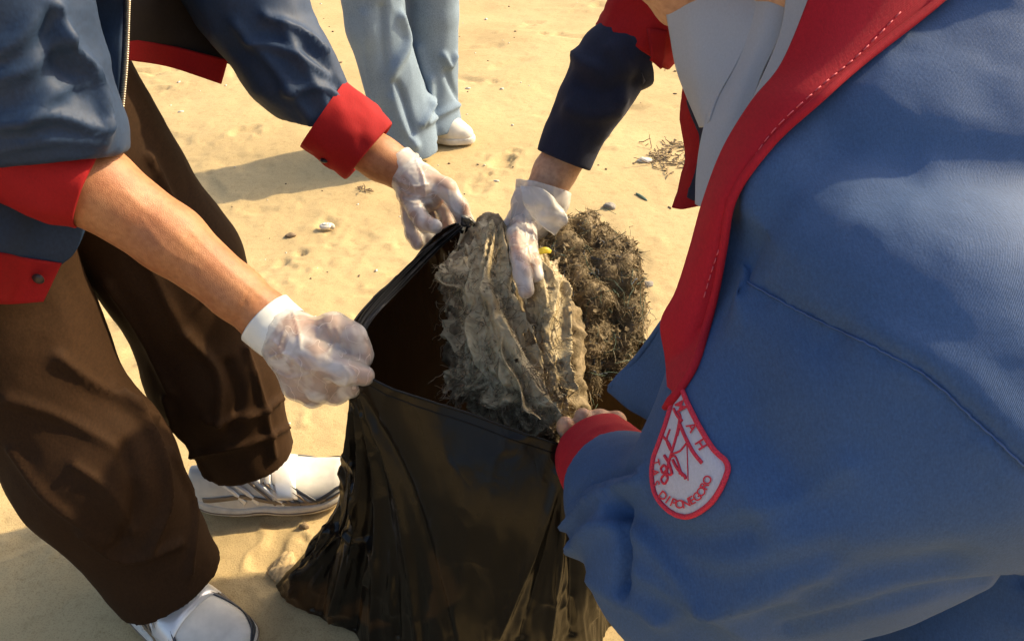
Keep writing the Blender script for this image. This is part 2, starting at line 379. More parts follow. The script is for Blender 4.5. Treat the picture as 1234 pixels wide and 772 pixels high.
def sand_z(x, y):
    p = np.stack([x, y, np.zeros_like(x)], 1)
    near = np.clip(np.hypot((x + .22) / 1.0, (y - .78) / .7) - .35, 0, 1)
    z = near * .022 * (fbm(p * 1.1, 40, 2)) + (.25 + .75 * near) * .0042 * fbm(p * 5.0, 41, 3)
    z += .0010 * fbm(p * 34, 44, 2) + .0030 * np.maximum(fbm(p * 15, 47, 2) - .45, 0)
    for (cx, cy, rx, ry, a, dp) in MARKS:
        m = (np.abs(x - cx) < 3 * max(rx, ry)) & (np.abs(y - cy) < 3 * max(rx, ry))
        if not m.any(): continue
        u = (x[m] - cx) * math.cos(a) + (y[m] - cy) * math.sin(a); v = -(x[m] - cx) * math.sin(a) + (y[m] - cy) * math.cos(a)
        wv = 1 + .6 * fbm(p[m] * 26, 71, 2); q = np.sqrt((u / rx) ** 2 + (v / ry) ** 2) * wv
        z[m] += -dp * np.exp(-q ** 4) + dp * .55 * np.exp(-((q - 1.25) / .35) ** 2)
    return z
ys = np.concatenate([-np.geomspace(40, .3, 14), np.linspace(-.2, .3, 6), .38 + (np.geomspace(1, 13, 470) - 1) * .45, np.geomspace(6.2, 3000, 26)])
ks = np.concatenate([-np.geomspace(30, 1.05, 14), np.linspace(-1.0, 1.0, 520), np.geomspace(1.05, 30, 14)])
Yg, Kg = np.meshgrid(ys, ks, indexing='ij'); Xg = Kg * (np.maximum(Yg, .3) + .62)
xf, yf = Xg.ravel(), Yg.ravel(); zf = sand_z(xf, yf)
sm, snt, sb = mat('beach_sand')
v = mapped(snt, (1, 1, 1))
n1 = N(snt, 'ShaderNodeTexNoise', Scale=2.2, Detail=7.0); n2 = N(snt, 'ShaderNodeTexNoise', Scale=420.0, Detail=3.0); n3 = N(snt, 'ShaderNodeTexNoise', Scale=55.0, Detail=5.0)
for n_ in (n1, n2, n3): snt.links.new(v, n_.inputs['Vector'])
c1 = ramp(snt, n1.outputs[0], [(0.3, (0.46, 0.345, 0.175)), (0.7, (0.54, 0.415, 0.22))])
c2 = ramp(snt, n2.outputs[0], [(0.33, (0.78, 0.75, 0.71)), (0.5, (1, 1, 1)), (0.68, (1.0, 1.0, 1.0))])
c3 = ramp(snt, n3.outputs[0], [(0.30, (0.88, 0.87, 0.84)), (0.46, (1, 1, 1))])
m1 = N(snt, 'ShaderNodeMix', data_type='RGBA', blend_type='MULTIPLY'); m1.inputs[0].default_value = 1; snt.links.new(c1, m1.inputs[6]); snt.links.new(c2, m1.inputs[7])
m2 = N(snt, 'ShaderNodeMix', data_type='RGBA', blend_type='MULTIPLY'); m2.inputs[0].default_value = 1; snt.links.new(m1.outputs[2], m2.inputs[6]); snt.links.new(c3, m2.inputs[7])
snt.links.new(m2.outputs[2], sb.inputs['Base Color']); sb.inputs['Roughness'].default_value = 0.92; sb.inputs['Specular IOR Level'].default_value = 0.2
b1 = N(snt, 'ShaderNodeBump', Strength=0.5, Distance=0.0012); snt.links.new(n2.outputs[0], b1.inputs['Height'])
b2 = N(snt, 'ShaderNodeBump', Strength=0.25, Distance=0.005); snt.links.new(n3.outputs[0], b2.inputs['Height']); snt.links.new(b1.outputs[0], b2.inputs['Normal']); snt.links.new(b2.outputs[0], sb.inputs['Normal'])
obj('sand', np.stack([xf, yf, zf], 1), grid_faces(len(ys), len(ks))[:, ::-1] if False else grid_faces(len(ys), len(ks)), sm, kind='structure')
def zs(x, y): return float(sand_z(np.array([float(x)]), np.array([float(y)]))[0])

def blob(r, seed, nf=0.25, fr=3.0, n=14):
    """rounded uneven stone"""
    u = np.linspace(0, np.pi, n); vv = np.linspace(0, 2 * np.pi, 2 * n, endpoint=False); U, W = np.meshgrid(u, vv, indexing='ij')
    d = np.stack([np.sin(U) * np.cos(W), np.sin(U) * np.sin(W), np.cos(U)], -1).reshape(-1, 3)
    return d * (1 + nf * fbm(d * fr * .5 + seed, seed, 3))[:, None] * np.array(r), grid_faces(n, 2 * n, False, True)
stone_m = [plain('pebble_grey', (0.22, 0.20, 0.17), .8, vary=.3, scale=120, bump=.3), plain('pebble_pale', (0.62, 0.58, 0.50), .7, vary=.15, scale=120, bump=.3),
           plain('pebble_brown', (0.20, 0.14, 0.08), .85, vary=.3, scale=120, bump=.3), plain('sand_lump', (0.46, 0.34, 0.18), .95, vary=.2, scale=200, bump=.6), plain('green_glass', (0.10, 0.16, 0.10), .3)]
def stone(name, px, py, r, mi, label, cat='pebble', group=None, seed=1, nf=.25, rot=0):
    V, F = blob(r, seed, nf); c, s_ = math.cos(rot), math.sin(rot); V = V @ np.array([[c, s_, 0], [-s_, c, 0], [0, 0, 1]])
    g = G(px, py); g[2] = zs(g[0], g[1]) + r[2] * .35
    return obj(name, V + g, F[:, ::-1], stone_m[mi], None, True, label, cat, group)
stone('pebble', 350, 279, (.016, .011, .007), 2, 'small dark brown pebble lying on sand beside the white curled shell', seed=3)
stone('pebble', 776, 194, (.026, .016, .010), 1, 'white pebble next to the patch of dry twigs', seed=5)
stone('pebble', 735, 247, (.018, .016, .010), 0, 'small grey pebble on sand near the green shard', seed=6)
stone('pebble', 781, 343, (.015, .012, .008), 0, 'grey pebble on sand beside the dark seaweed tangle', seed=9)
stone('glass_shard', 773, 236, (.006, .030, .005), 4, 'thin green shard lying on sand', 'shard', seed=7, nf=.1, rot=.5)
stone('sand_lump', 341, 684, (.016, .026, .008), 3, 'rounded lump of sand beside the pointed bag corner', 'sand lump', seed=8, nf=.5, rot=-.3)
stone('pebble', 367, 636, (.008, .007, .006), 2, 'small brown pebble in the shade edge below the striped shoe', seed=12)
# curled shell
q = G(393, 272); q[2] = zs(q[0], q[1]) + .012
tt = np.linspace(0, 1, 40); an = tt * 4.2 * np.pi; rr = .017 * (1 - .8 * tt)
pts = np.stack([rr * np.cos(an), rr * np.sin(an) * .8, .012 * tt], 1) + q
V, F = tube(pts, .008 * (1 - .75 * tt), 10); obj('sea_shell', V, F, stone_m[1], None, True, 'small white curled sea shell lying on the open sand', 'shell')
# twig litter
def strand(p0, length, r, seed, curl=1.0, flat=.3, n=6, ns=4):
    rg = np.random.default_rng(seed); d = unit(rg.normal(size=3) * np.array([1, 1, flat])); pts = [np.array(p0, float)]
    for k in range(n): d = unit(d + curl * .35 * rg.normal(size=3) * np.array([1, 1, flat])); pts.append(pts[-1] + d * length / n)
    return tube(np.array(pts), np.linspace(r, r * .5, n + 1), ns, cap=False)
parts = []
for k in range(90):
    g = G(805 + rng.normal() * 17, 188 + rng.normal() * 9); g[2] = zs(g[0], g[1]) + .004
    parts.append(strand(g, rng.uniform(.02, .07), .0022, 500 + k, flat=.15))
V, F = join(parts); obj('dry_twigs', V, F, stone_m[2], None, True, 'patch of dry brown twig litter on sand by the hanging red lapel', 'twigs', None, 'stuff')
parts = []
for k in range(16):
    g = G(440 + rng.normal() * 5, 227 + rng.normal() * 2.5); g[2] = zs(g[0], g[1]) + .004
    parts.append(strand(g, rng.uniform(.010, .025), .002, 700 + k, flat=.2))
V, F = join(parts); obj('dry_twigs', V, F, stone_m[2], None, True, 'little tuft of brown weed on sand under the gloved wrist', 'twigs', None, 'stuff')
parts = []
for k in range(620):
    y = .9 + 6 * rng.random() ** 1.15; x = rng.uniform(-.8, .7) * (y + .45); r = (.0012 + .0032 * rng.random() ** 3) * (1 + .3 * y)
    V, F = blob((r * rng.uniform(1, 2.2), r, r * .6), int(rng.integers(1000)), .3, n=4); a = rng.uniform(0, 6.28)
    V = V @ np.array([[math.cos(a), math.sin(a), 0], [-math.sin(a), math.cos(a), 0], [0, 0, 1]]); parts.append((V + [x, y, zs(x, y) + r * .3], F[:, ::-1]))
V, F = join(parts[:430]); obj('sand_grit', V, F, stone_m[2], None, True, 'scattered dark grit and weed crumbs over the sand', 'grit', None, 'stuff')
V, F = join(parts[430:]); obj('shell_grit', V, F, stone_m[1], None, True, 'scattered pale shell crumbs over the sand', 'grit', None, 'stuff')

# ------------------------------------------------------------------ shared builders for people
def head_parts(f, c, fw, up, rs=1.0):
    """head, jaw, nose, ears into field f; fw = where the face looks, up = crown direction"""
    fw = unit(fw); up = unit(np.asarray(up) - fw * np.dot(up, fw)); sd = np.cross(up, fw)
    L = lambda a, b, d: np.asarray(c) + rs * (a * fw + b * sd + d * up)
    f.ell(L(-.01, 0, .03), np.array([.098, .076, .098]) * rs, .02, np.stack([fw, sd, up]))
    f.ell(L(.03, 0, -.045), np.array([.062, .055, .068]) * rs, .03, np.stack([fw, sd, up]))
    f.ell(L(.070, 0, -.098), np.array([.018, .022, .016]) * rs, .03, np.stack([fw, sd, up]))
    f.cone(L(.088, 0, .012), L(.106, 0, -.030), .008 * rs, .013 * rs, .012)
    f.cone(L(.084, -.016, -.062), L(.084, .016, -.062), .009 * rs, .009 * rs, .008)
    for s in (-1, 1):
        f.ell(L(-.005, s * .078, -.005), np.array([.018, .008, .030]) * rs, .008, np.stack([fw, sd, up]))
        f.cone(L(.082, s * .015, .022), L(.078, s * .045, .022), .010 * rs, .009 * rs, .012)
    return L
def hand_field(f, wrist, palm, fingers, pr=.026, k=.012, pk=.010, finr=.0092):
    f.chain([wrist] + palm, [pr] * (len(palm) + 1), k)
    for fg, r in fingers:
        n = len(fg); f.chain(fg, [r * (1.12 - .30 * i / (n - 1)) for i in range(n)], pk)
def bbox(pts, m): p = np.asarray(pts); return p.min(0) - m, p.max(0) + m

def shoe(parent, heel, toe, Lg, mats, stripes=True, name='shoe', wid=.052, z0=.0):
    """sports shoe with sole, upper, strap, side stripes and toe cap; heel and toe are ground points"""
    h = np.array(heel, float); t = np.array(toe, float); ax = unit((t - h) * [1, 1, 0]); sd = np.array([-ax[1], ax[0], 0.0]); h = h.copy(); h[2] = z0
    def wv(x): x = np.clip(x, 0, 1); return wid * (.80 + .20 * np.sin((x - .25) * np.pi * 1.25)) * np.clip(1 - np.abs(2 * x - 1) ** 7, 0, 1) ** .5
    def spring(x): return .022 * np.clip((x - .72) / .28, 0, 1) ** 2 + .010 * np.clip((.16 - x) / .16, 0, 1) ** 2
    def arch(x): return .007 * np.exp(-((x - .45) / .10) ** 2)
    def W(x, y, z): return h + (np.asarray(x) * Lg)[..., None] * ax + np.asarray(y)[..., None] * sd + np.asarray(z)[..., None] * np.array([0, 0, 1.0])
    nx, na = 44, 22; x = (1 - np.cos(np.linspace(0, np.pi, nx))) / 2; an = np.linspace(0, 2 * np.pi, na, endpoint=False)
    top = .030 - .006 * x; X, A = np.meshgrid(x, an, indexing='ij'); ws = wv(X) * 1.07 + .001
    ca, sa = np.cos(A), np.sin(A); sq = lambda q, e: np.sign(q) * np.abs(q) ** e
    lo = spring(X) + arch(X); hi = lo + .030 - .006 * X + .004 * np.cos(X * 9)
    Vs = W(X, ws * sq(ca, .45), lo + (hi - lo) * (.5 + .5 * sq(sa, .45))).reshape(-1, 3)
    F = [list(f) for f in grid_faces(nx, na, False, True)] + [list(range(na)), [(nx - 1) * na + i for i in range(na)][::-1]]
    o = obj(name, [(0, 0, 0)], [], mats[0]) if False else None
    root = obj('upper', *shoe_upper(W, wv, spring), mats[0], parent) if parent is not None else None
    obj('sole', Vs, F, M['sole'], root)
    S = shoe_surf(W, wv, spring)
    def ribbon(xs, ph, wd, mt, nm, off=.0008, n=26, wrap=True):
        xs = np.interp(np.linspace(0, 1, n), np.linspace(0, 1, len(xs)), xs); ph = np.interp(np.linspace(0, 1, n), np.linspace(0, 1, len(ph)), ph)
        dx = np.gradient(xs); dp = np.gradient(ph); tl = np.hypot(dx * Lg, dp * .05) + 1e-9
        G_ = np.stack([S(xs + k * wd * (dp * .05 / tl) / Lg, ph - k * wd * (dx * Lg / tl) / .05, off + .0012 * (1 - abs(k))) for k in (-.5, -.25, 0, .25, .5)], 1)
        V, F_ = thicken(G_, .0016); obj(nm, V, F_, mt, root)
    ribbon([.57, .60], [.40, np.pi - .40], .042, M['silver'], 'tongue_panel', .0012)
    
    so_ = W(x, (wv(x) * 1.07 + .0015), spring(x) + arch(x) + .012); so2 = W(x[::-1], -(wv(x[::-1]) * 1.07 + .0015), spring(x[::-1]) + arch(x[::-1]) + .012); V, F = tube(np.concatenate([so_[2:-2], so2[2:-2]]), .0012, 6, closed=True); obj('sole_line', V, F, M['stripe2'], root)
    for q in (.44, .50): ribbon([q, q + .01], [.9, np.pi - .9], .010, M['silver'], 'lace', .006)
    for s in (0, 1):
        f_ = (lambda p: p) if s == 0 else (lambda p: np.pi - np.asarray(p))
        ribbon([.10, .35, .62, .93], f_([.24, .42, .26, .24]), .006, M['stripe2'], 'stripe')
        for q, mt, wd in ((.58, 'stripe2', .004), (.63, 'stripe', .005), (.68, 'stripe2', .004), (.73, 'stripe', .006), (.48, 'stripe2', .004), (.53, 'silver', .006), (.38, 'silver', .008), (.30, 'silver', .008)):
            ribbon([q - .10, q, q + .06], f_([.95, .55, .22]), wd, M[mt], 'stripe')
        ribbon([.78, .90, .99], f_([.30, .58, .6]), .008, M['stripe'], 'stripe'); ribbon([.80, .93, .985], f_([.22, .30, .36]), .006, M['stripe'], 'stripe')
    return root
def shoe_surf(W, wv, spring):
    def S(x, ph, off=0.0):
        x = np.asarray(x, float); ph = np.asarray(ph, float); H = np.interp(x, [0, .04, .2, .4, .6, .75, .9, .97, 1], [.03, .065, .070, .070, .055, .042, .034, .024, .006])
        c, s_ = np.cos(ph), np.sin(ph); ww = wv(x) * (1 - .25 * np.clip((.55 - x) / .55, 0, 1) * np.abs(s_)) + off
        return W(x, ww * np.sign(c) * np.abs(c) ** .75, spring(x) + .014 + (H + .004 + off) * np.abs(s_) ** .8)
    return S
def shoe_upper(W, wv, spring):
    S = shoe_surf(W, wv, spring); nx, na = 60, 28; x = (1 - np.cos(np.linspace(0, np.pi, nx))) / 2
    X, A = np.meshgrid(x, np.linspace(0, np.pi, na), indexing='ij'); V = S(X, A).reshape(-1, 3)
    return V, grid_faces(nx, na)[:, ::-1]

def wrinkle(V, F, amp, fr, seed, aniso=(1, 1, 1)):
    Nn = vnormals(V, F); q = 1 - np.abs(fbm(V * fr * np.array(aniso), seed, 3)); return V + Nn * (amp * (q - .6))[:, None]

# ------------------------------------------------------------------ person bending at the left, brown trousers
A = empty('person', (-.56, .82, 0), 'person in slate navy jacket and brown trousers holding the bag rim with both gloved hands', 'person', 'people clearing the beach')
Ael_r = P(40, 160, .765); Awr_r = P(325, 388, .872); Ael_l = P(288, -25, 1.0); Awr_l = P(480, 201, 1.09)
sh_r = np.array([-.47, .71, 1.13]); sh_l = np.array([-.45, 1.05, 1.13])
f = Field((-1.0, .45, .03), (-.05, 1.25, 1.66), .009)
f.chain([(-.66, .87, .80), (-.60, .87, .95), (-.51, .87, 1.12), (-.45, .88, 1.20)], [.105, .10, .115, .07], .05, (0, 1, 0), 1.35)
f.chain([(-.45, .88, 1.22), (-.38, .88, 1.33)], [.055, .052], .03); f.chain([sh_r, sh_l], [.06, .06], .05)
f.chain([sh_r, P(-8, 0, .69), P(32, 112, .735), Ael_r], [.05, .042, .036, .036], .03); f.chain([sh_l, P(282, -40, 1.0), P(350, 84, 1.035)], [.05, .042, .036], .03)
leg_r = [np.array([-.655, .80, .79]), P(20, 415, .965), P(118, 565, 1.03), P(205, 700, 1.115)]
leg_l = [np.array([-.63, .95, .79]), P(205, 318, 1.09), P(258, 450, 1.19), P(300, 545, 1.265)]
f.chain(leg_r, [.085, .062, .058, .04], .03); f.chain(leg_l, [.085, .062, .058, .04], .03)
LA = head_parts(f, (-.32, .88, 1.43), (.8, 0, -.6), (.6, 0, .8))
bV, bF = f.mesh(1)
f = Field(*bbox([Ael_r, Awr_r, P(110, 225, .78)], .07), .0035)
f.chain([Ael_r, P(110, 222, .79), P(205, 288, .825), P(285, 353, .855), P(322, 384, .870), P(352, 408, .870)], [.046, .0435, .0375, .0305, .0295, .026], .012)
r1 = f.mesh(2); r1 = (pen(r1[0], r1[1], [([(150, 232), (215, 285), (300, 358)], .005, .0008), ([(190, 300), (245, 345), (295, 385)], .005, .0008), ([(230, 278), (270, 320), (325, 365)], .003, .0007), ([(170, 262), (200, 300), (240, 322)], .002, .0006), ([(300, 352), (292, 375), (285, 388)], .002, -.0012), ([(180, 235), (170, 265), (150, 285)], .012, -.0015)]), r1[1])
f = Field(*bbox([P(420, 165, 1.07), Awr_l], .08), .0035); f.chain([P(410, 160, 1.07), P(460, 192, 1.085), P(486, 206, 1.09), P(505, 222, 1.085)], [.036, .031, .027, .026], .012)
r2 = f.mesh(2)
V, F = join([(bV, bF), r1, r2]); obj('body', V, F, M['skinA'], A)
# hair and eyes
f = Field((-.55, .70, 1.25), (-.12, 1.06, 1.66), .006); f.ell(LA(-.022, 0, .042), (.102, .084, .098), .01, None); f.cut(LA(.035, 0, .0), unit(np.array([.9, 0, -.75])))
V, F = f.mesh(1); V = wrinkle(V, F, .006, 60, 3); obj('hair', V, F, M['hair'], A)
for s in (-1, 1): V, F = blob((.010, .012, .008), 2, 0, n=8); obj('eye', V + LA(.083, s * .031, .008), F[:, ::-1], M['eye'], A)

# trousers
f = Field((-1.0, .48, .02), (-.2, 1.22, .98), .0048)
f.chain([(-.66, .87, .93), (-.66, .87, .80)], [.125, .13], .05, (0, 1, 0), 1.3)
f2 = Field((-1.0, .48, .02), (-.2, 1.22, .98), .0048); f2.chain(leg_l, [.12, .092, .089, .074], .05)
f.chain(leg_r, [.122, .092, .091, .076], .05); f.D = np.minimum(f.D, f2.D)
f.cut(P(206, 703, 1.115), unit(leg_r[3] - leg_r[2] + np.array([.1, -.03, -.25]) * .4), .16)
f.cut(P(301, 552, 1.265), unit(leg_l[3] - leg_l[2] + np.array([0, 0, -.05])), .16)
f.cut((0, 0, .955), (0, 0, 1))
V, F = f.mesh(1)
V = wrinkle(V, F, .004, 8, 21, (1, 1, .5)); V = wrinkle(V, F, .0016, 25, 24, (1, 1, .6))
V = pen(V, F, [([(140, 470), (185, 530), (200, 600), (180, 660)], .007, .014, True), ([(90, 560), (130, 590), (160, 640)], .006, .008, True), ([(100, 640), (150, 672), (215, 655)], .006, .012, True), ([(205, 545), (232, 610), (228, 690)], .006, .009, True), ([(70, 430), (115, 465), (185, 505)], .008, .011, True), ([(15, 540), (60, 600), (130, 650)], .008, .009, True), ([(150, 540), (165, 600), (150, 650)], .010, -.009),
               ([(10, 480), (70, 500), (140, 540)], .008, .007, True), ([(225, 400), (262, 450), (262, 510)], .007, .012, True), ([(250, 505), (300, 500), (345, 475)], .006, .011, True), ([(235, 545), (290, 535), (345, 515)], .006, .009, True), ([(295, 420), (312, 470), (330, 550)], .006, .009, True), ([(200, 480), (222, 540), (255, 575)], .006, .009, True), ([(180, 190), (220, 270), (265, 340)], .007, .009, True), ([(130, 340), (170, 400), (205, 470)], .008, .008, True), ([(275, 440), (288, 480), (280, 520)], .010, -.009), ([(150, 250), (190, 340), (230, 420)], .008, .006, True)])
trA = obj('trousers', V, F, M['brown'], A)
# shoes
shoe(A, G(236, 606), G(424, 590), .285, [M['shoe']], z0=.002)
shoe(A, G(152, 700), G(292, 800), .285, [M['shoe']], z0=.002)

# jacket: back, shoulders and sleeves
f = Field((-1.0, .48, .66), (-.1, 1.28, 1.32), .0052)
f.chain([(-.67, .87, .80), (-.63, .87, .95), (-.54, .87, 1.10), (-.47, .88, 1.17)], [.135, .135, .13, .08], .05, (0, 1, 0), 1.35)
f.chain([sh_r, sh_l], [.085, .085], .05)
f.cut((-.52, .87, .86), unit(np.array([.8, 0, -.6])), .19)
f.chain([sh_r, P(-8, 0, .69), P(32, 112, .735), P(66, 165, .757), P(78, 200, .765)], [.085, .076, .074, .060, .054], .03)
f.chain([sh_l, P(282, -40, 1.0), P(300, 0, 1.01), P(350, 84, 1.035), P(398, 146, 1.057)], [.085, .074, .070, .058, .045], .03)
f.cut(P(62, 192, .757), unit(P(78, 262, .775) - P(60, 192, .757)), .12)
f.cut(P(399, 147, 1.058), unit(P(450, 185, 1.08) - P(398, 146, 1.057)), .10)
V, F = f.mesh(1); V = wrinkle(V, F, .004, 9, 31); V = wrinkle(V, F, .0018, 26, 35)
V = pen(V, F, [([(68, 10), (78, 50), (112, 90), (126, 150)], .008, .014, True), ([(62, 20), (60, 60), (90, 105)], .012, -.010), ([(0, 150), (60, 138), (122, 158)], .007, .010, True), ([(0, 180), (60, 168), (125, 172)], .006, .006, True), ([(0, 95), (40, 78), (75, 40)], .008, .010, True), ([(0, 60), (30, 40), (55, 5)], .008, .009, True), ([(30, 150), (60, 115), (100, 100)], .007, .008, True),
               ([(320, 20), (365, 40), (392, 62)], .007, .010, True), ([(300, 50), (345, 62), (398, 92)], .007, .009, True), ([(345, 110), (385, 105), (425, 125)], .007, .009, True), ([(285, 30), (330, 80), (372, 140)], .008, .008, True), ([(370, 60), (392, 82), (410, 110)], .010, -.008), ([(340, 30), (372, 90), (395, 130)], .008, .006, True)])
jkA = obj('jacket', V, F, M['navyA'], A)
# hanging front panels
Vp, Fp = sheet([[(156, -90, .70), (75, -90, .68), (-10, -90, .63), (-90, -90, .60)], [(152, 0, .80), (75, 0, .79), (0, 0, .73), (-90, 0, .66)], [(148, 80, .825), (75, 90, .81), (0, 95, .755), (-90, 95, .68)],
                [(140, 165, .84), (65, 185, .82), (0, 195, .765), (-90, 190, .69)], [(97, 288, .845), (45, 280, .815), (0, 270, .775), (-90, 270, .71)], [(72, 318, .845), (30, 312, .815), (-5, 305, .78), (-90, 300, .71)]], 60, 50, .003, None, (9, .006))
obj('front_panel', Vp, Fp, M['navyA'], jkA)
Vp, Fp = sheet([[(73, 316, .843), (30, 310, .811), (-5, 303, .776), (-90, 298, .706)], [(52, 363, .845), (15, 366, .82), (-10, 365, .785), (-90, 358, .71)]], 14, 40, .005, None, (9, .003))
obj('hem_band', Vp, Fp, M['red'], jkA)
for (px, py, d, nn) in ((46, 336, .822, 'button'),):
    V, F = blob((.0065, .0065, .0065), 1, 0, n=10); obj(nn, V * [1, .45, 1] + P(px, py, d), F[:, ::-1], M['button'], jkA)
Vp, Fp = sheet([[(152, -80, .86), (220, -80, .95), (285, -60, 1.03), (330, -40, 1.06)], [(152, 0, .90), (215, 0, .99), (262, 20, 1.06), (318, 40, 1.10)], [(153, 52, .94), (205, 64, 1.02), (272, 76, 1.07), (300, 98, 1.10)]], 40, 40, .003, None, (10, .006))
obj('lining', Vp, Fp, M['lining'], jkA)
Vp, Fp = sheet([[(152, 46, .936), (205, 55, 1.012), (274, 72, 1.062)], [(152, 72, .95), (205, 81, 1.025), (266, 101, 1.07)]], 12, 30, .005, None, (10, .003))
obj('hem_band', Vp, Fp, M['red'], jkA)
# zip: tape and teeth
zp = PP([(153, -60, .715), (151, 0, .79), (148, 80, .815), (140, 165, .83)]); zc = catmull(zp, 90)
V, F = tube(zc + np.array([.0005, 0, 0]), .0024, 6); obj('zip_tape', V, F, M['darknavy'], jkA)
parts = []
for i in range(1, 89):
    c = zc[i] + np.array([.0032, -.001, .0]); V, F = blob((.0034, .002, .0013), 1, 0, n=5); parts.append((V + c, F[:, ::-1]))
V, F = join(parts); o = obj('zip_teeth', V, F, M['steel'], jkA); o['kind'] = 'stuff'
# cuffs
ncam = -FWD
V, F = shell_tube([P(25, 178, .760), P(72, 204, .769), P(112, 221, .780)], [.058, .056, .0505], .004, wob=.08, seed=4, n=20, back=.03); obj('cuff', V, F, M['red'], jkA)
V, F = shell_tube([P(388, 138, 1.055), P(422, 163, 1.07), P(444, 182, 1.078)], [.0575, .0575, .0530], .004, wob=.08, seed=9, n=20, back=.04); cf = obj('cuff', V, F, M['red'], jkA)
cb = raybvh(V, F); p_, n_ = ray(cb, 391, 193)
if p_ is not None: V, F = blob((.0065, .0065, .0035), 1, 0, n=10); obj('button', V + p_, F[:, ::-1], M['button'], jkA)

# gloves
def glove(name, parent, skin, wrist, palm, fingers, cuff, cr, pr=.027, seed=0, loose=.12, m=.06, squash=None, folds=None, cm='latexw', th=.0022, back=.012, pks=1.0):
    allp = [wrist] + palm + [q for fg, r in fingers for q in fg]
    def build(gr, k, pk):
        pk = pk * pks
        f = Field(*bbox(allp + list(cuff), m), .0023); hand_field(f, wrist, palm, [(fg, r + gr) for fg, r in fingers], pr + gr, k, pk)
        if squash: f.chain(squash[0], [q + gr for q in squash[1]], .014)
        return f.mesh(1)
    V, F = build(-.0016, .012, .006); obj('hand_skin', V, F, M[skin], parent)
    V, F = build(.0004, .014, .007); V = wrinkle(V, F, .0013, 40, seed, (1, 1, .6)); V = wrinkle(V, F, .0006, 120, seed + 3)
    if folds: V = pen(V, F, folds)
    g = obj(name, V, F, M['latex'], parent)
    V, F = shell_tube(cuff, cr, th, wob=loose, seed=seed, n=20, ns=56, back=back); obj('glove_cuff', V, F, M[cm], g)
    return g
gr_pts = dict(
    wrist=P(330, 393, .870), palm=[P(352, 408, .862), P(372, 424, .858), P(380, 434, .860)],
    fingers=[([P(382, 405, .856), P(402, 396, .850), P(424, 408, .850), P(432, 428, .858), P(426, 440, .874)], .0150),
             ([P(352, 412, .848), P(384, 432, .834), P(414, 448, .828), P(440, 453, .836)], .0128),
             ([P(385, 430, .858), P(404, 452, .860), P(423, 464, .872), P(426, 458, .90)], .0118),
             ([P(370, 440, .858), P(384, 468, .860), P(404, 474, .880), P(412, 464, .905)], .0116),
             ([P(354, 440, .860), P(356, 468, .864), P(376, 478, .882), P(390, 470, .902)], .0106)])
glove('glove', A, 'skinA', gr_pts['wrist'], gr_pts['palm'], gr_pts['fingers'], [P(343, 403, .868), P(330, 393, .870), P(319, 383, .870)], [.0345, .0355, .0365], .030, 5, .04, pks=2.0,
      squash=([P(345, 425, .862), P(362, 448, .862), P(385, 440, .858), P(405, 425, .862)], [.021, .018, .022, .020]),
      folds=[([(352, 375), (360, 400), (362, 420)], .0014, .0026), ([(345, 395), (338, 420), (350, 440)], .0013, .0024), ([(325, 430), (345, 425), (365, 440)], .0013, .0024), ([(330, 410), (350, 432), (372, 445)], .0013, .0024), ([(395, 392), (402, 410), (395, 425)], .0014, .0024), ([(405, 395), (412, 412), (408, 428)], .0013, .002), ([(330, 445), (350, 455), (372, 450)], .0013, .002), ([(412, 440), (420, 452), (416, 464)], .0012, .002), ([(424, 443), (430, 454), (427, 464)], .0012, .0018), ([(398, 430), (415, 436), (434, 440)], .0025, -.0016)])
gl_f = [([P(515, 215, 1.075), P(538, 228, 1.066), P(553, 250, 1.068), P(560, 268, 1.078), P(567, 287, 1.09)], .0135),
        ([P(490, 235, 1.075), P(502, 254, 1.058), P(510, 268, 1.046), P(524, 273, 1.038)], .0122),
        ([P(512, 235, 1.09), P(533, 248, 1.10), P(540, 272, 1.11), P(528, 284, 1.11)], .0115),
        ([P(503, 240, 1.095), P(516, 262, 1.105), P(516, 284, 1.105), P(508, 291, 1.10)], .0112),
        ([P(490, 240, 1.095), P(494, 264, 1.095), P(497, 282, 1.09), P(503, 294, 1.08)], .0106)]
glove('glove', A, 'skinA', P(488, 208, 1.088), [P(503, 222, 1.08), P(513, 232, 1.08)], gl_f, [P(503, 221, 1.083), P(490, 209, 1.088), P(478, 199, 1.09)], [.0285, .0295, .0315], .0275, 15, .05, cm='latexthin', th=.0008, back=.006,
      folds=[([(478, 218), (500, 225), (515, 222)], .0014, .0024), ([(480, 228), (505, 238), (530, 232)], .0014, .0022), ([(485, 240), (505, 246), (520, 244)], .0013, .002), ([(500, 190), (510, 215), (512, 235)], .0014, .0022), ([(552, 256), (558, 262), (566, 262)], .0013, .002), ([(540, 232), (544, 248), (550, 256)], .0013, .002)])

# ------------------------------------------------------------------ bystander in pale jeans further up the beach
gC = G(505, 172)
C = empty('person', (gC[0], gC[1], 0), 'bystander in pale blue jeans and white shoes standing further up the beach', 'person', 'people clearing the beach')
g1 = G(497, 186); g2 = G(522, 166); hipz = .84
h1 = np.array([-.43, g1[1] + .02, hipz]); h2 = np.array([-.255, g2[1] + .02, hipz]); cx = (h1 + h2) / 2
f = Field((-.75, 2.1, .05), (.1, 3.0, 1.72), .01)
f.chain([cx + [0, 0, -.02], cx + [0, 0, .15], cx + [0, 0, .40], cx + [0, 0, .52]], [.12, .105, .12, .07], .05, (1, 0, 0), 1.35)
f.chain([cx + [0, 0, .52], cx + [.01, 0, .62]], [.05, .048], .03); f.chain([h1, np.array([-.425, g1[1] + .01, .42]), g1 + [-.015, 0, .06]], [.08, .055, .04], .03); f.chain([h2, np.array([-.262, g2[1] + .01, .42]), g2 + [0, 0, .09]], [.075, .05, .04], .03)
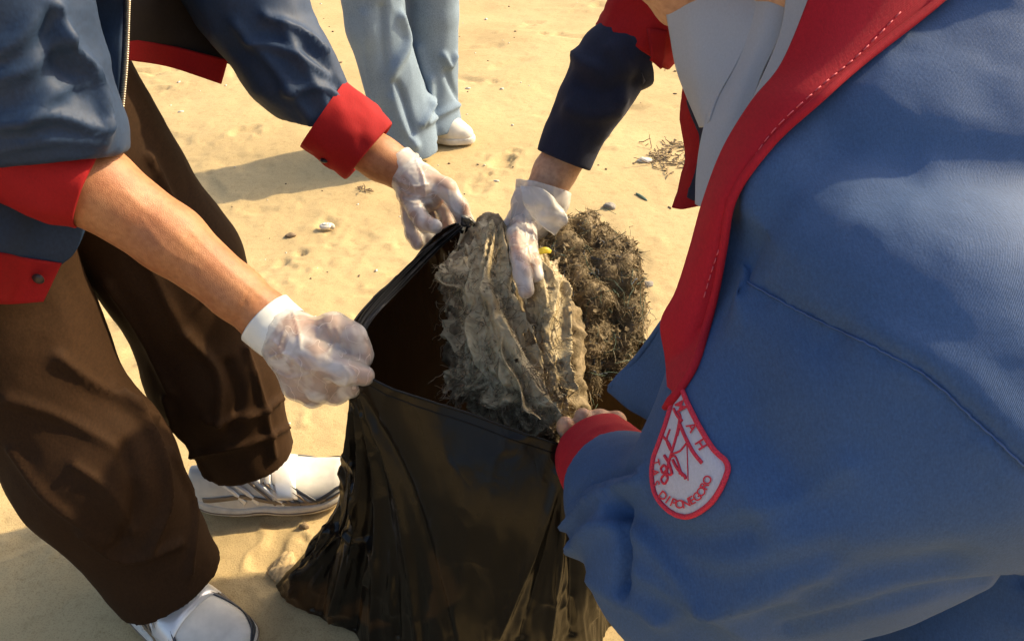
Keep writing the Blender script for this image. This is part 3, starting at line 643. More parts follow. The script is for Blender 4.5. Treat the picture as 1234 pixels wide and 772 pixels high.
for s in (-1, 1): f.chain([cx + [s * .17, 0, .47], cx + [s * .23, .02, .2], cx + [s * .22, -.06, -.04], cx + [s * .21, -.09, -.12]], [.05, .04, .028, .024], .03)
LC = head_parts(f, cx + [.02, 0, .74], (.4, -.9, -.2), (0, 0, 1)); V, F = f.mesh(1); obj('body', V, F, M['skinB'], C)
f = Field((-.75, 2.1, 1.4), (.1, 3.0, 1.75), .008); f.ell(LC(-.02, 0, .045), (.098, .098, .092), .01); f.cut(LC(.04, 0, 0), (.4, -.9, -.5)); V, F = f.mesh(1); obj('hair', V, F, M['hair'], C)
f = Field((-.75, 2.1, .6), (.1, 3.0, 1.45), .009)
f.chain([cx + [0, 0, -.04], cx + [0, 0, .15], cx + [0, 0, .38], cx + [0, 0, .50]], [.145, .14, .14, .08], .05, (1, 0, 0), 1.35)
for s in (-1, 1): f.chain([cx + [s * .17, 0, .47], cx + [s * .235, .02, .2], cx + [s * .225, -.06, -.02]], [.075, .065, .052], .03)
V, F = f.mesh(1); obj('jacket', wrinkle(V, F, .006, 9, 61), F, M['navyA'], C)
f = Field((-.72, 2.15, .01), (.05, 2.95, .98), .0065)
f.chain([h1 + [0, 0, .08], h1 + [0, 0, -.1], np.array([-.425, g1[1] + .01, .42]), g1 + [-.022, .01, .13], g1 + [-.01, .0, .03]], [.125, .105, .092, .098, .103], .02)
f.chain([h2 + [0, 0, .08], h2 + [0, 0, -.1], np.array([-.262, g2[1] + .01, .42]), g2 + [.0, .01, .13], g2 + [.0, 0, .06]], [.125, .10, .085, .093, .103], .012)
f.chain([h1 + [0, 0, .1], h2 + [0, 0, .1]], [.12, .12], .04)
f.cut((0, 0, .015), (0, 0, -1)); f.cut(g2 + [0, 0, .045], (0, 0, -1), .15); f.cut((0, 0, .95), (0, 0, 1)); V, F = f.mesh(1); V = wrinkle(V, F, .006, 8, 51, (1, 1, .4))
V = pen(V, F, [([(483, 20), (490, 55), (472, 95), (482, 140), (500, 175)], .016, .020), ([(476, 100), (486, 120), (496, 160)], .012, -.014), ([(520, 95), (518, 130), (508, 150)], .012, .018, True), ([(505, 60), (515, 100), (517, 125)], .018, .012),
               ([(535, 68), (542, 80), (548, 68)], .012, .016), ([(538, 88), (545, 105), (553, 120)], .014, -.012), ([(515, 148), (530, 138), (552, 126)], .012, .014), ([(440, 20), (445, 80), (455, 130)], .02, .010), ([(460, 10), (462, 70), (470, 110)], .014, -.010)])
obj('jeans', V, F, M['jeans'], C)
def plain_shoe(parent, g, ang, L):
    c, s_ = math.cos(ang), math.sin(ang); Rm = np.array([[c, s_, 0], [-s_, c, 0], [0, 0, 1]]); f = Field((-.18, -.10, -.01), (.18, .10, .14), .005)
    f.chain([(-.09, 0, .045), (-.02, 0, .055), (.06, 0, .040), (.105, 0, .030)], [.040, .046, .042, .032], .03, (0, 1, 0), 1.05); f.cut((0, 0, .018), (0, 0, -1)); V, F = f.mesh(1); u = obj('shoe', V @ Rm * (L / .26) + g, F, M['shoe'], parent)
    f = Field((-.18, -.10, -.02), (.18, .10, .08), .005); f.chain([(-.09, 0, .012), (.0, 0, .012), (.06, 0, .012), (.108, 0, .014)], [.043, .040, .047, .036], .03); f.cut((0, 0, .026), (0, 0, 1)); f.cut((0, 0, 0), (0, 0, -1)); V, F = f.mesh(1); obj('sole', V @ Rm * (L / .26) + g, F, M['sole'], u)
plain_shoe(C, g2 + [.02, -.02, .003], -.25, .25); plain_shoe(C, g1 + [-.02, .02, .003], -1.3, .25)

# ------------------------------------------------------------------ black refuse bag
rim = PP([(437, 450, .838), (424, 392, .905), (488, 325, 1.0), (557, 268, 1.078), (660, 300, 1.19), (770, 400, 1.12), (806, 470, .99), (770, 520, .90), (692, 538, .853), (565, 498, .842)])
b1 = PP([(455, 545, .905), (420, 505, .955), (470, 450, 1.06), (560, 420, 1.16), (650, 430, 1.22), (720, 480, 1.18), (752, 560, 1.05), (735, 610, .96), (680, 640, .89), (570, 612, .862)])
b2 = PP([(443, 660, 1.0), (405, 622, 1.045), (440, 570, 1.15), (540, 540, 1.25), (620, 550, 1.27), (690, 590, 1.22), (742, 650, 1.10), (735, 690, 1.04), (680, 735, .97), (565, 730, .935)])
b3 = np.array([G(425, 765, .012), G(334, 708, .012), G(420, 670, .012), G(520, 640, .012), G(600, 640, .012), G(670, 665, .012), G(748, 718, .012), G(730, 760, .012), G(690, 805, .012), G(560, 850, .012)])
mid = np.array([.8, .8, .8])[:, None] * 0 + b3.mean(0)
rows = catmull(np.stack([rim, b1, b2, b3]), 200); GB = np.swapaxes(catmull(np.swapaxes(rows, 0, 1), 420, True), 0, 1)
nr, nc = GB.shape[:2]; V = GB.reshape(-1, 3); F = grid_faces(nr, nc, False, True)
s_ = np.repeat(np.linspace(0, 1, nr), nc); u_ = np.tile(np.linspace(0, 1, nc, endpoint=False), nr)
Nn = vnormals(V, F)
cr = np.stack([np.cos(2 * np.pi * u_) * 5.5, np.sin(2 * np.pi * u_) * 5.5, s_ * 1.4], 1); q = 1 - np.abs(fbm(cr, 80, 3))
cr2 = np.stack([np.cos(2 * np.pi * u_) * 16, np.sin(2 * np.pi * u_) * 16, s_ * 2.5], 1); q2 = 1 - np.abs(fbm(cr2, 85, 2))
V = V + Nn * ((.007 * (q - .6) + .0012 * (q2 - .6)) * (.02 + np.clip(s_ * 1.5 - .25, 0, 1)))[:, None]
wq = V * [24, 24, 9] + .5 * np.stack([vnoise(V * 12, 91), vnoise(V * 12 + 5, 92), vnoise(V * 12 + 9, 93)], 1); V = V + Nn * (.0017 * (np.clip(1 - np.abs(fbm(wq, 88, 2)), 0, 1) ** 4 - .3))[:, None]
fan = []
for (x2, y2, hh) in [(352, 715, .010), (375, 735, -.008), (400, 745, .011), (425, 760, -.009), (450, 768, .010), (478, 768, -.008), (505, 770, .009), (545, 770, -.006)]:
    x1, y1 = 432 + (x2 - 420) * .05, 480; fan.append(([(x1, y1), (x1 * .6 + x2 * .4 + 16, y1 * .6 + y2 * .4), (x2, y2)], .007, hh, True))
for (x2, y2, hh) in [(600, 765, .008), (630, 768, -.007), (660, 768, .009), (690, 765, -.007), (715, 740, .009)]:
    fan.append(([(678, 570), (670 * .5 + x2 * .5 + 10, 660), (x2, y2)], .007, hh, True))
fan += [([(395, 640), (375, 680), (345, 705)], .006, .008, True), ([(410, 600), (395, 680), (385, 740)], .006, -.008, True), ([(425, 560), (432, 640), (405, 735)], .005, .009, True), ([(440, 500), (470, 600), (472, 740)], .006, .006, True), ([(420, 640), (450, 665), (440, 700)], .006, .008)]
V = pen(V, F, fan)
V[:, 2] = np.maximum(V[:, 2], .006)
# bottom closes to a seam line
Vb = np.concatenate([V, ((V[-nc:] - b3.mean(0)) * [.75, .35, .2] + b3.mean(0)), ((V[-nc:] - b3.mean(0)) * [.4, .02, .0] + b3.mean(0))]); Fb = grid_faces(nr + 2, nc, False, True)
BAG = obj('refuse_bag', Vb, Fb, M['bag'], None, True, 'open black plastic refuse bag held up between the people, pointed corner on sand', 'bag')
# doubled hem along the rim and the bunched pleats on the far side
hem = V[:nc]; V2, F2 = tube(hem, .0016, 6, closed=True); obj('rim_hem', V2, F2, M['bag'], BAG)
V3 = V[7 * nc:8 * nc]; V2, F2 = tube(V3, .0008, 6, closed=True); obj('rim_seam', V2, F2, M['bag'], BAG)
C_ = catmull(PP([(556, 272, 1.055), (522, 300, 1.03), (480, 342, .98), (440, 388, .915), (432, 425, .86)]), 90); wd = np.interp(np.linspace(0, 1, 90), [0, .4, .8, 1], [.005, .008, .007, .004]); nv = 36; t = np.linspace(-1, 1, nv)
T, A_, B_ = frames(C_); sd_ = unit(np.cross(T, FWD)); G_ = C_[:, None] + sd_[:, None] * (t[None] * wd[:, None])[..., None]
ph = np.stack([np.tile(t * 2.6, 90), np.repeat(np.linspace(0, 2.2, 90), nv), np.zeros(90 * nv)], 1); hh = (.005 * (1 - np.abs(vnoise(ph, 5)) * 1.6) + .003 * (1 - np.abs(vnoise(ph * [2.3, 1.5, 1], 6)))).reshape(90, nv, 1)
V2, F2 = thicken(G_ - FWD * hh, .0006); obj('rim_pleats', V2, F2, M['bag'], BAG)
V2, F2 = sheet([[(556, 258, 1.06), (568, 262, 1.065), (578, 274, 1.07)], [(556, 275, 1.055), (566, 280, 1.06), (574, 288, 1.06)], [(552, 300, 1.07), (562, 305, 1.075), (570, 308, 1.08)]], 14, 14, .001, None, (40, .003)); obj('rim_flap', V2, F2, M['bag'], BAG)

# ------------------------------------------------------------------ tangle of seaweed, rag and net going into the bag
def weed(name, c1, c2, c3, rough=.8):
    m, nt, b = mat(name); v = mapped(nt, (1, 1, 1)); n = N(nt, 'ShaderNodeTexNoise', Scale=42.0, Detail=11.0, Distortion=1.4); nt.links.new(v, n.inputs['Vector'])
    nt.links.new(ramp(nt, n.outputs[0], [(.30, c1), (.5, c2), (.70, c3)]), b.inputs['Base Color']); b.inputs['Roughness'].default_value = rough
    n2 = N(nt, 'ShaderNodeTexNoise', Scale=260.0, Detail=5.0); nt.links.new(v, n2.inputs['Vector']); bp = N(nt, 'ShaderNodeBump', Strength=.6, Distance=.002); nt.links.new(n2.outputs[0], bp.inputs['Height']); nt.links.new(bp.outputs[0], b.inputs['Normal']); return m
rag_m = weed('muddy_rag', (.25, .188, .10), (.41, .325, .18), (.52, .425, .25), .55); fib_m = weed('brown_seaweed', (.095, .068, .035), (.20, .15, .08), (.33, .25, .145)); grn_m = weed('green_twine', (.03, .06, .045), (.06, .10, .07), (.12, .16, .12)); pale_m = weed('pale_fibre', (.25, .20, .12), (.36, .29, .18), (.5, .43, .31))
D = empty('debris_tangle', P(650, 470, 1.0) * [1, 1, 0] + [0, 0, .2], 'muddy tangle of seaweed, torn cloth and net being pushed into the black bag', 'debris')
def mass(chains, h, amp, seed, k=.03):
    pts = np.concatenate([np.asarray(c[0]) for c in chains]); f = Field(*bbox(pts, .12), h)
    for c, r in chains: f.chain(c, r, k)
    V, F = f.mesh(1); Nn = vnormals(V, F)
    V = V + Nn * (amp * (fbm(V * 14, seed, 3)) + amp * .8 * (.5 - np.abs(fbm(V * 34, seed + 5, 3))) + amp * .35 * fbm(V * 95, seed + 9, 2))[:, None]; return V, F
ragV, ragF = mass([(PP([(590, 292, 1.06), (592, 350, 1.01), (600, 420, .985), (628, 490, .955)]), [.024, .040, .046, .040]), (PP([(600, 290, 1.05), (650, 380, 1.0), (668, 470, .97)]), [.024, .036, .036]), (PP([(560, 335, 1.03), (572, 440, 1.0)]), [.018, .020]), (PP([(620, 480, .98), (665, 505, .98), (640, 560, 1.0)]), [.05, .04, .05])], .0045, .013, 90)
rg_ = obj('rag_mass', ragV, ragF, fib_m, D)
fibV, fibF = mass([(PP([(655, 300, 1.07), (700, 293, 1.09), (732, 310, 1.09), (746, 350, 1.07), (746, 400, 1.05), (738, 435, 1.04)]), [.026, .030, .032, .022, .022, .016]), (PP([(670, 320, 1.05), (694, 370, 1.035), (704, 420, 1.02), (712, 460, 1.01)]), [.036, .036, .030, .014]), (PP([(715, 330, 1.07), (742, 336, 1.06)]), [.03, .03]), (PP([(735, 415, 1.04), (718, 440, 1.04)]), [.022, .02])], .0045, .014, 95, .012)
fb_ = obj('seaweed_mass', fibV, fibF, fib_m, D)
# torn cloth strips over the rag
def strip(pts, wd, seed, nm, mt, par, fray=.25):
    C_ = catmull(PP(pts), 46); T, A_, B_ = frames(C_); side = unit(np.cross(T, FWD)); rg2 = np.random.default_rng(seed); n = 14; t = np.linspace(-1, 1, n)
    ws = np.interp(np.linspace(0, 1, 46), np.linspace(0, 1, len(wd)), wd)
    el = 1 + fray * fbm(np.stack([np.linspace(0, 24, 46), np.zeros(46), np.full(46, seed * 3.1)], 1), seed, 3); er = 1 + fray * fbm(np.stack([np.linspace(0, 24, 46), np.ones(46) * 7, np.full(46, seed * 3.1)], 1), seed, 3)
    G_ = C_[:, None] + side[:, None] * (np.where(t < 0, t[None] * el[:, None], t[None] * er[:, None]) * ws[:, None])[..., None] + FWD * (np.abs(t)[None, :, None] ** 2 * .018)
    V = G_.reshape(-1, 3); F = grid_faces(46, n); Nn = vnormals(V, F); cc = np.tile(t, 46); ll = np.repeat(np.linspace(0, 1, 46), n)
    V = V + Nn * (.007 * (1 - np.abs(fbm(np.stack([cc * 2.6, ll * 1.6, np.full(len(V), seed * 1.7)], 1), seed, 3)) - .5) + .0025 * fbm(V * 90, seed, 2))[:, None]
    V2, F2 = thicken(V.reshape(46, n, 3), .002); return obj(nm, V2, F2, mt, par)
def torn_sheet(ctrl, seed, nr=150, nc=110, amp=.012, hole=.55, edge=.34, mt=None, fl=(2.6, 2.6)):
    """crumpled wet sheet with torn edges and holes"""
    C_ = np.array([[P(*q) for q in row] for row in ctrl]); G_ = catmull(C_, nr); G_ = np.swapaxes(catmull(np.swapaxes(G_, 0, 1), nc), 0, 1)
    V = G_.reshape(-1, 3); F = grid_faces(nr, nc); Nn = vnormals(V, F); Nn = np.where((Nn @ FWD)[:, None] > 0, -Nn, Nn)
    a = np.repeat(np.linspace(0, 1, nr), nc); b = np.tile(np.linspace(0, 1, nc), nr); q = np.stack([b * fl[0], a * fl[1], np.full(len(a), seed * .37)], 1)
    wq = q + .35 * np.stack([fbm(q * 1.7, seed + 3, 2), fbm(q * 1.7 + 9, seed + 4, 2), 0 * a], 1)
    r1 = 1 - np.abs(fbm(wq * 1.6, seed, 2)); r2 = 1 - np.abs(fbm(wq * [4, 5, 1], seed + 7, 2)); r3 = fbm(wq * [13, 16, 1], seed + 9, 2)
    V = V + Nn * (amp * (r1 ** 3 * 1.6 - .7) + amp * .38 * r2 ** 3 + .0012 * r3)[:, None]
    ed = np.minimum(np.minimum(a, 1 - a) * 1.3, np.minimum(b, 1 - b)); tear = fbm(np.stack([b * 9, a * 11, np.full(len(a), seed * 1.1)], 1), seed + 20, 4)
    keep = (ed * 2.6 + edge * tear > .12) & (fbm(np.stack([b * 5, a * 6, np.full(len(a), seed * 2.1)], 1), seed + 30, 3) > -hole * 2)
    F = F[keep[F].all(1)]; us = np.unique(F); mp = np.full(len(V), -1); mp[us] = np.arange(len(us)); V = V[us]; F = mp[F]; n = len(V)
    obj('torn_sheet', V, F, mt or rag_m, D); return V
SV = []
SV.append(torn_sheet([[(556, 272, 1.04), (600, 268, 1.02), (640, 276, 1.03)], [(532, 340, 1.01), (600, 335, .955), (668, 345, .99)], [(540, 420, .98), (608, 415, .925), (684, 425, .955)], [(548, 470, .965), (628, 492, .90), (690, 490, .935)], [(600, 515, .96), (652, 532, .905), (694, 520, .935)]], 1))
SV.append(torn_sheet([[(575, 270, 1.025), (600, 266, 1.01), (622, 272, 1.02)], [(560, 340, .97), (592, 335, .94), (625, 345, .955)], [(556, 410, .94), (600, 405, .905), (648, 420, .92)], [(575, 470, .92), (625, 470, .885), (672, 480, .90)], [(612, 505, .905), (645, 512, .885), (680, 512, .895)]], 2, fl=(1.8, 2.2), amp=.011))
SV.append(torn_sheet([[(628, 300, 1.01), (650, 296, 1.0), (676, 300, 1.02)], [(630, 360, .955), (660, 356, .94), (690, 365, .965)], [(640, 430, .93), (668, 425, .915), (694, 440, .935)], [(650, 490, .915), (672, 488, .90), (690, 490, .92)]], 3, 110, 70, fl=(1.3, 1.8), amp=.010))
SV.append(torn_sheet([[(572, 285, 1.01), (590, 290, .99), (604, 300, .985)], [(540, 318, .985), (562, 330, .955), (585, 345, .95)], [(520, 332, .985), (535, 350, .965), (556, 366, .955)]], 4, 90, 60, fl=(1.3, 1.2), amp=.010))
SV.append(torn_sheet([[(556, 395, .955), (580, 400, .935), (604, 410, .92)], [(545, 440, .95), (570, 450, .925), (596, 455, .91)], [(530, 474, .95), (548, 480, .935), (572, 490, .92)]], 5, 90, 60, fl=(1.3, 1.2), amp=.010))
SV.append(torn_sheet([[(560, 455, .955), (600, 462, .92), (640, 470, .905)], [(565, 490, .95), (605, 500, .91), (645, 506, .895)], [(590, 515, .95), (625, 528, .915), (660, 535, .90)]], 6, 80, 90, fl=(2.0, 1.2), amp=.010))
# ragged crumbs and fibres growing from the surfaces
def scatter_fibres(V, F, n, ln, r, seed, mt, nm, par, out=.6, down=.25, lie=0.0, m=6):
    """fine strands rooted on a surface; lie > 0 lays them along it"""
    rg2 = np.random.default_rng(seed); Nn = vnormals(V, F); idx = rg2.choice(len(V), n); n0 = Nn[idx]
    d = unit(n0 * out + .8 * rg2.normal(size=(n, 3)) + [0, 0, -down]); d = unit(d - lie * n0 * (d * n0).sum(1, keepdims=True)); L_ = rg2.uniform(ln[0], ln[1], n)[:, None]
    pts = [V[idx] + n0 * (.0015 if lie else -.003)]
    for k in range(m):
        d = unit(d + .5 * rg2.normal(size=(n, 3)) + [0, 0, -.12]); d = unit(d - lie * .8 * n0 * (d * n0).sum(1, keepdims=True)); pts.append(pts[-1] + d * L_ / m)
    pts = np.stack(pts, 1); a = unit(np.cross(d, rg2.normal(size=(n, 3)))); b = unit(np.cross(d, a)); rr = r * rg2.uniform(.6, 1.5, n)
    taper = np.linspace(1, .5, m + 1); an = np.array([0, 2.094, 4.189])
    Vv = pts[:, :, None] + (rr[:, None] * taper)[..., None, None] * (np.cos(an)[None, None, :, None] * a[:, None, None] + np.sin(an)[None, None, :, None] * b[:, None, None])
    g = grid_faces(m + 1, 3, False, True); Fv = (g[None] + (np.arange(n) * (m + 1) * 3)[:, None, None]).reshape(-1, 4)
    o = obj(nm, Vv.reshape(-1, 3), Fv, mt, par); o['kind'] = 'stuff'
def scatter_flakes(V, F, n, sz, seed, mt, nm, par):
    rg2 = np.random.default_rng(seed); Nn = vnormals(V, F); idx = rg2.choice(len(V), n); Vs, Fs = [], []
    for j, i in enumerate(idx):
        t1 = unit(np.cross(Nn[i], rg2.normal(size=3))); t2 = unit(np.cross(Nn[i], t1)); c = V[i] + Nn[i] * .002; s1 = rg2.uniform(*sz); pp = []
        for k in range(6):
            a = k / 6 * 6.283; rr = s1 * rg2.uniform(.5, 1.2); pp.append(c + rr * (math.cos(a) * t1 + .7 * math.sin(a) * t2) + Nn[i] * rg2.uniform(-.002, .008))
        Vs += [c + Nn[i] * .003] + pp; o = j * 7; Fs += [[o, o + 1 + k, o + 1 + (k + 1) % 6] for k in range(6)]
    o = obj(nm, np.array(Vs), Fs, mt, par); o['kind'] = 'stuff'
scatter_flakes(fibV, fibF, 350, (.002, .006), 301, fib_m, 'weed_flakes', D)
scatter_fibres(fibV, fibF, 9000, (.006, .022), .0005, 310, fib_m, 'seaweed_fibres', D, lie=.92); scatter_fibres(fibV, fibF, 1300, (.004, .013), .0007, 315, fib_m, 'seaweed_ends', D); scatter_fibres(fibV, fibF, 1700, (.010, .035), .0004, 311, pale_m, 'pale_fibres', D, lie=.85); scatter_fibres(fibV, fibF, 260, (.010, .030), .0007, 316, plain('blue_twine', (.06, .09, .14), .6), 'blue_twine', D, lie=.8); scatter_fibres(fibV, fibF, 220, (.03, .07), .0007, 312, grn_m, 'net_twine', D, lie=.85)
sV = np.concatenate(SV); sN = -FWD[None].repeat(len(sV), 0)
def strip_fibres(n, ln, r, seed, mt, nm, lie=.8):
    rg2 = np.random.default_rng(seed); global vnormals; keep = vnormals; vnormals = lambda V, F: unit(sN + .3 * rg2.normal(size=sN.shape)); scatter_fibres(sV, None, n, ln, r, seed, mt, nm, D, .2, .9, lie); vnormals = keep
strip_fibres(1500, (.006, .030), .0004, 321, pale_m, 'pale_threads'); strip_fibres(2200, (.006, .026), .0005, 322, fib_m, 'dark_threads'); strip_fibres(500, (.006, .020), .0006, 323, fib_m, 'loose_threads', 0.0)
scatter_flakes(sV, None, 260, (.002, .007), 330, fib_m, 'dark_crumbs', D) if False else None
V, F = sheet([[(642, 305, .985), (655, 299, .985), (664, 302, .99)], [(644, 311, .982), (655, 306, .982), (663, 305, .988)]], 8, 12, .002, None, (60, .003)); obj('yellow_scrap', V, F, plain('yellow_plastic', (.62, .48, .03), .5), D)
V, F = tube(PP([(672, 293, 1.03), (700, 300, 1.04), (730, 303, 1.05), (750, 296, 1.06), (757, 315, 1.05)]), .0009, 5, 30); obj('white_cord', V, F, pale_m, D)

# ------------------------------------------------------------------ person at the right, royal blue jacket and grey headscarf
B = empty('person', (.78, .55, 0), 'person in royal blue jacket with red lapel and pale grey headscarf bending over the bag', 'person', 'people clearing the beach')
slv = [P(1105, 455, .565), P(960, 572, .585), P(838, 668, .625), P(772, 612, .74), P(730, 566, .825)]; slr = [.142, .116, .084, .066, .053]
neck = np.array([.33, .63, .90]); Bsr = np.array([.34, .80, .90])
Bel = P(800, -10, .97); Bwr = P(664, 216, 1.045)
f = Field((-.1, .2, .03), (1.1, 1.15, 1.2), .009)
f.chain([neck + [0, .01, -.02], (.43, .69, .78), (.58, .65, .74), (.78, .58, .71)], [.045, .09, .10, .11], .05, (0, 1, 0), 1.25); f.chain([neck, (.20, .70, .95)], [.055, .05], .03)
f.chain([(.36, .50, .74), Bsr + [.03, .02, -.09]], [.055, .055], .04); f.chain([(.36, .50, .74)] + slv[1:4], [.05, .045, .042, .035], .03); f.chain([Bsr + [.03, .02, -.09], Bel, P(730, 105, 1.01), Bwr], [.05, .04, .035, .025], .03)
LB = head_parts(f, (.140, .715, 1.0), (-.75, .1, -.66), (-.6, 0, .62))
for yy in (.44, .67): f.chain([(.80, yy, .74), (.66, yy, .42), (.80, yy, .07)], [.085, .058, .04], .03)
bV, bF = f.mesh(1)
f = Field(*bbox([P(690, 235, 1.05), P(640, 200, 1.03), Bwr, P(640, 260, 1.05)], .06), .0035); f.chain([P(690, 175, 1.035), P(668, 208, 1.045), P(652, 240, 1.05), P(640, 262, 1.05)], [.030, .0285, .026, .024], .012); r1 = f.mesh(2)
# bare hand on the rim
hand = dict(w=P(733, 572, .82), palm=[P(725, 545, .845), P(718, 532, .858)])
fing = [([P(722, 540, .85), P(703, 540, .868), P(690, 530, .872), P(682, 515, .862), P(681, 510, .856)], .0098), ([P(722, 536, .855), P(710, 522, .878), P(704, 507, .878), P(702, 500, .868)], .0108),
        ([P(728, 535, .86), P(728, 517, .885), P(724, 504, .884), P(722, 501, .876)], .0098), ([P(736, 536, .86), P(744, 518, .885), P(744, 506, .886), P(743, 503, .878)], .0090), ([P(738, 550, .845), P(765, 545, .86), P(783, 540, .872)], .0100)]
f = Field(*bbox([hand['w']] + hand['palm'] + [q for fg, r in fing for q in fg], .05), .0024); hand_field(f, hand['w'], hand['palm'], fing, .024); r2 = f.mesh(1)
V, F = join([(bV, bF), r1, r2]); obj('body', V, F, M['skinB'], B)
for s in (-1, 1): V, F = blob((.010, .012, .008), 2, 0, n=8); obj('eye', V + LB(.083, s * .031, .008), F[:, ::-1], M['eye'], B)
# nails on the visible fingertips
nail = plain('finger_nail', (.70, .46, .36), .3)
for (px, py, d, sx) in ((681, 510, .846, .0052), (702, 500, .857, .0056)):
    pass
# jacket body and left sleeve
f = Field((.02, .15, .28), (1.05, .95, 1.12), .0055)
f.chain([neck + [.04, .0, -.03], (.43, .69, .785), (.57, .66, .745), (.80, .60, .71)], [.075, .135, .15, .16], .06, (0, 1, 0), 1.33)
f.chain([P(1150, 310, .66), P(1105, 455, .565)], [.13, .142], .06); f.chain([(.35, .67, .890), (.42, .69, .78)], [.080, .13], .04); sn_ = unit(np.array([-.22, -.33, .92])); sp_ = [(.195, .45, .775), (.222, .465, .825), (.252, .525, .860), (.295, .552, .893), (.335, .55, .898), (.41, .60, .918)]; sr_ = [.045, .058, .068, .076, .090, .10]
f.chain([np.array(p_) - sn_ * r_ * .4 for p_, r_ in zip(sp_, sr_)], sr_, .045, sn_, .4); f.chain(PP([(965, 215, .60), (920, 295, .605), (905, 360, .61), (888, 440, .61)]), [.052, .045, .042, .040], .04, sn_, .7); f.chain(slv, slr, .035)
f.chain([(.62, .50, .70), P(1130, 800, .70), P(1060, 830, .72)], [.15, .075, .06], .05)
f.chain([Bsr + [.04, .02, -.08], P(845, -40, .95), P(800, -8, .965)], [.09, .07, .060], .04)
f.cut(P(741, 580, .80), unit(slv[4] - slv[3]), .09); f.cut(P(797, -6, .967), unit(P(760, 45, .985) - P(845, -40, .95)), .11)
V, F = f.mesh(2); V = wrinkle(V, F, .003, 9, 131); V = wrinkle(V, F, .0006, 40, 133)
V = pen(V, F, [([(745, 612), (753, 660), (750, 712)], .005, -.016, True), ([(745, 606), (790, 638), (850, 650), (905, 640)], .010, -.008), ([(730, 620), (700, 660), (690, 690)], .010, .008), ([(685, 600), (715, 575), (772, 568)], .006, -.009, True), ([(680, 640), (725, 605), (775, 580)], .006, .014, True), ([(690, 612), (730, 590), (778, 566)], .005, .008, True), ([(685, 668), (715, 640), (745, 632)], .006, .009, True), ([(700, 650), (735, 620), (745, 612)], .005, -.006, True), ([(770, 690), (850, 720), (950, 715)], .008, .006, True), ([(790, 660), (880, 690), (1000, 660)], .008, -.005), ([(905, 610), (960, 600), (1020, 560)], .007, .004, True), ([(765, 640), (830, 700), (905, 762)], .009, .006, True), ([(790, 745), (880, 716), (990, 690)], .008, .005, True), ([(700, 690), (735, 715), (800, 745)], .008, .005, True),
               ([(880, 320), (930, 350), (1000, 400)], .020, -.010), ([(870, 330), (900, 420), (905, 500)], .03, -.008), ([(930, 270), (1000, 240), (1080, 200)], .03, -.008), ([(880, 300), (930, 230), (1010, 170)], .022, -.010),
               ([(910, 540), (940, 560), (960, 590)], .022, -.008), ([(900, 700), (1050, 660), (1200, 600)], .05, .010), ([(930, 735), (1020, 690), (1130, 670)], .016, -.010), ([(950, 756), (1100, 712), (1234, 697)], .008, -.007),
               ([(900, 338), (960, 372), (1050, 415), (1120, 455), (1180, 510), (1234, 562), (1300, 620)], .0035, -.0032), ([(885, 312), (960, 358), (1060, 402), (1150, 455), (1234, 540)], .012, .004)])
sq_ = np.array([k for k in [ray(raybvh(V, F), x, y)[0] for x, y in [(910, 345), (960, 372), (1050, 415), (1120, 455), (1180, 510), (1234, 562)]] if k is not None]); ds = segdist(V, sq_); V = V + vnormals(V, F) * (.0014 * np.exp(-(ds / .012) ** 2) * vnoise(V * 95, 5))[:, None]
jkB = obj('jacket', V, F, M['navyB'], B); JB = raybvh(V, F)
def on(px, py, off=.001):
    p, n = ray(JB, px, py)
    return None if p is None else p + n * off
def line_on(pts, r, nm, mt, par, n=60, off=.0008, ns=6):
    q = [on(x, y, off) for x, y in catmull(np.array(pts, float), n)]; q = np.array([k for k in q if k is not None])
    if len(q) < 3: return
    V, F = tube(q, r, ns); return obj(nm, V, F, mt, par)
line_on([(900, 339), (960, 373), (1050, 416), (1120, 456), (1180, 511), (1250, 575)], .0007, 'seam', M['threadb'], jkB, 160)
# red cuff and bare fingers
V, F = shell_tube([P(752, 592, .775), P(735, 568, .822), P(719, 546, .863)], [.053, .0565, .0495], .004, wob=.05, seed=3, n=20, back=.04); obj('cuff', V, F, M['redB'], jkB)
# red lapel facing
lapE = [((988, -50), (1180, -50), .57, .545), ((972, 0), (1135, 0), .57, .54), ((941, 78), (1040, 74), .575, .535), ((905, 124), (985, 122), .575, .53), ((871, 181), (930, 172), .585, .54), ((848, 243), (884, 236), .59, .55), ((832, 300), (871, 300), .595, .56), ((815, 352), (862, 350), .60, .57), ((797, 388), (850, 398), .61, .575), ((803, 430), (836, 440), .61, .58), ((806, 468), (814, 476), .61, .59)]
lap = [[(a[0] + (b[0] - a[0]) * t, a[1] + (b[1] - a[1]) * t, da + (db - da) * t - .012 * math.sin(math.pi * t)) for t in (0, .33, .67, 1)] for a, b, da, db in lapE]
def drape(V, gap=.004):
    """keep cloth just in front of the jacket it lies on"""
    out = []
    for p in V:
        r = p - CAMP; L_ = np.linalg.norm(r); h = JB.ray_cast(Vector(tuple(CAMP)), Vector(tuple(r / L_)))
        out.append(CAMP + r / L_ * (h[3] - gap) if h[0] is not None and h[3] - gap < L_ else p)
    return np.array(out)
C_ = np.array([[P(*q) for q in row] for row in lap]); G_ = catmull(C_, 120); G_ = np.swapaxes(catmull(np.swapaxes(G_, 0, 1), 26), 0, 1)
G_ = drape(G_.reshape(-1, 3)); G_ = relax(relax(G_, grid_faces(120, 26)), grid_faces(120, 26)); edge_pts = G_.reshape(120, 26, 3)[:, -1]
V, F = thicken(G_.reshape(120, 26, 3), .0035)
lp = obj('lapel', V, F, M['redB'], jkB); LPb = raybvh(V, F)
V, F = tube(np.concatenate([edge_pts - FWD * .002, drape(PP([(808, 483, .60), (800, 492, .605)]), .006)]), np.concatenate([np.full(120, .0034), [.0036, .002]]), 10); obj('lapel_edge', V, F, M['redB'], lp)
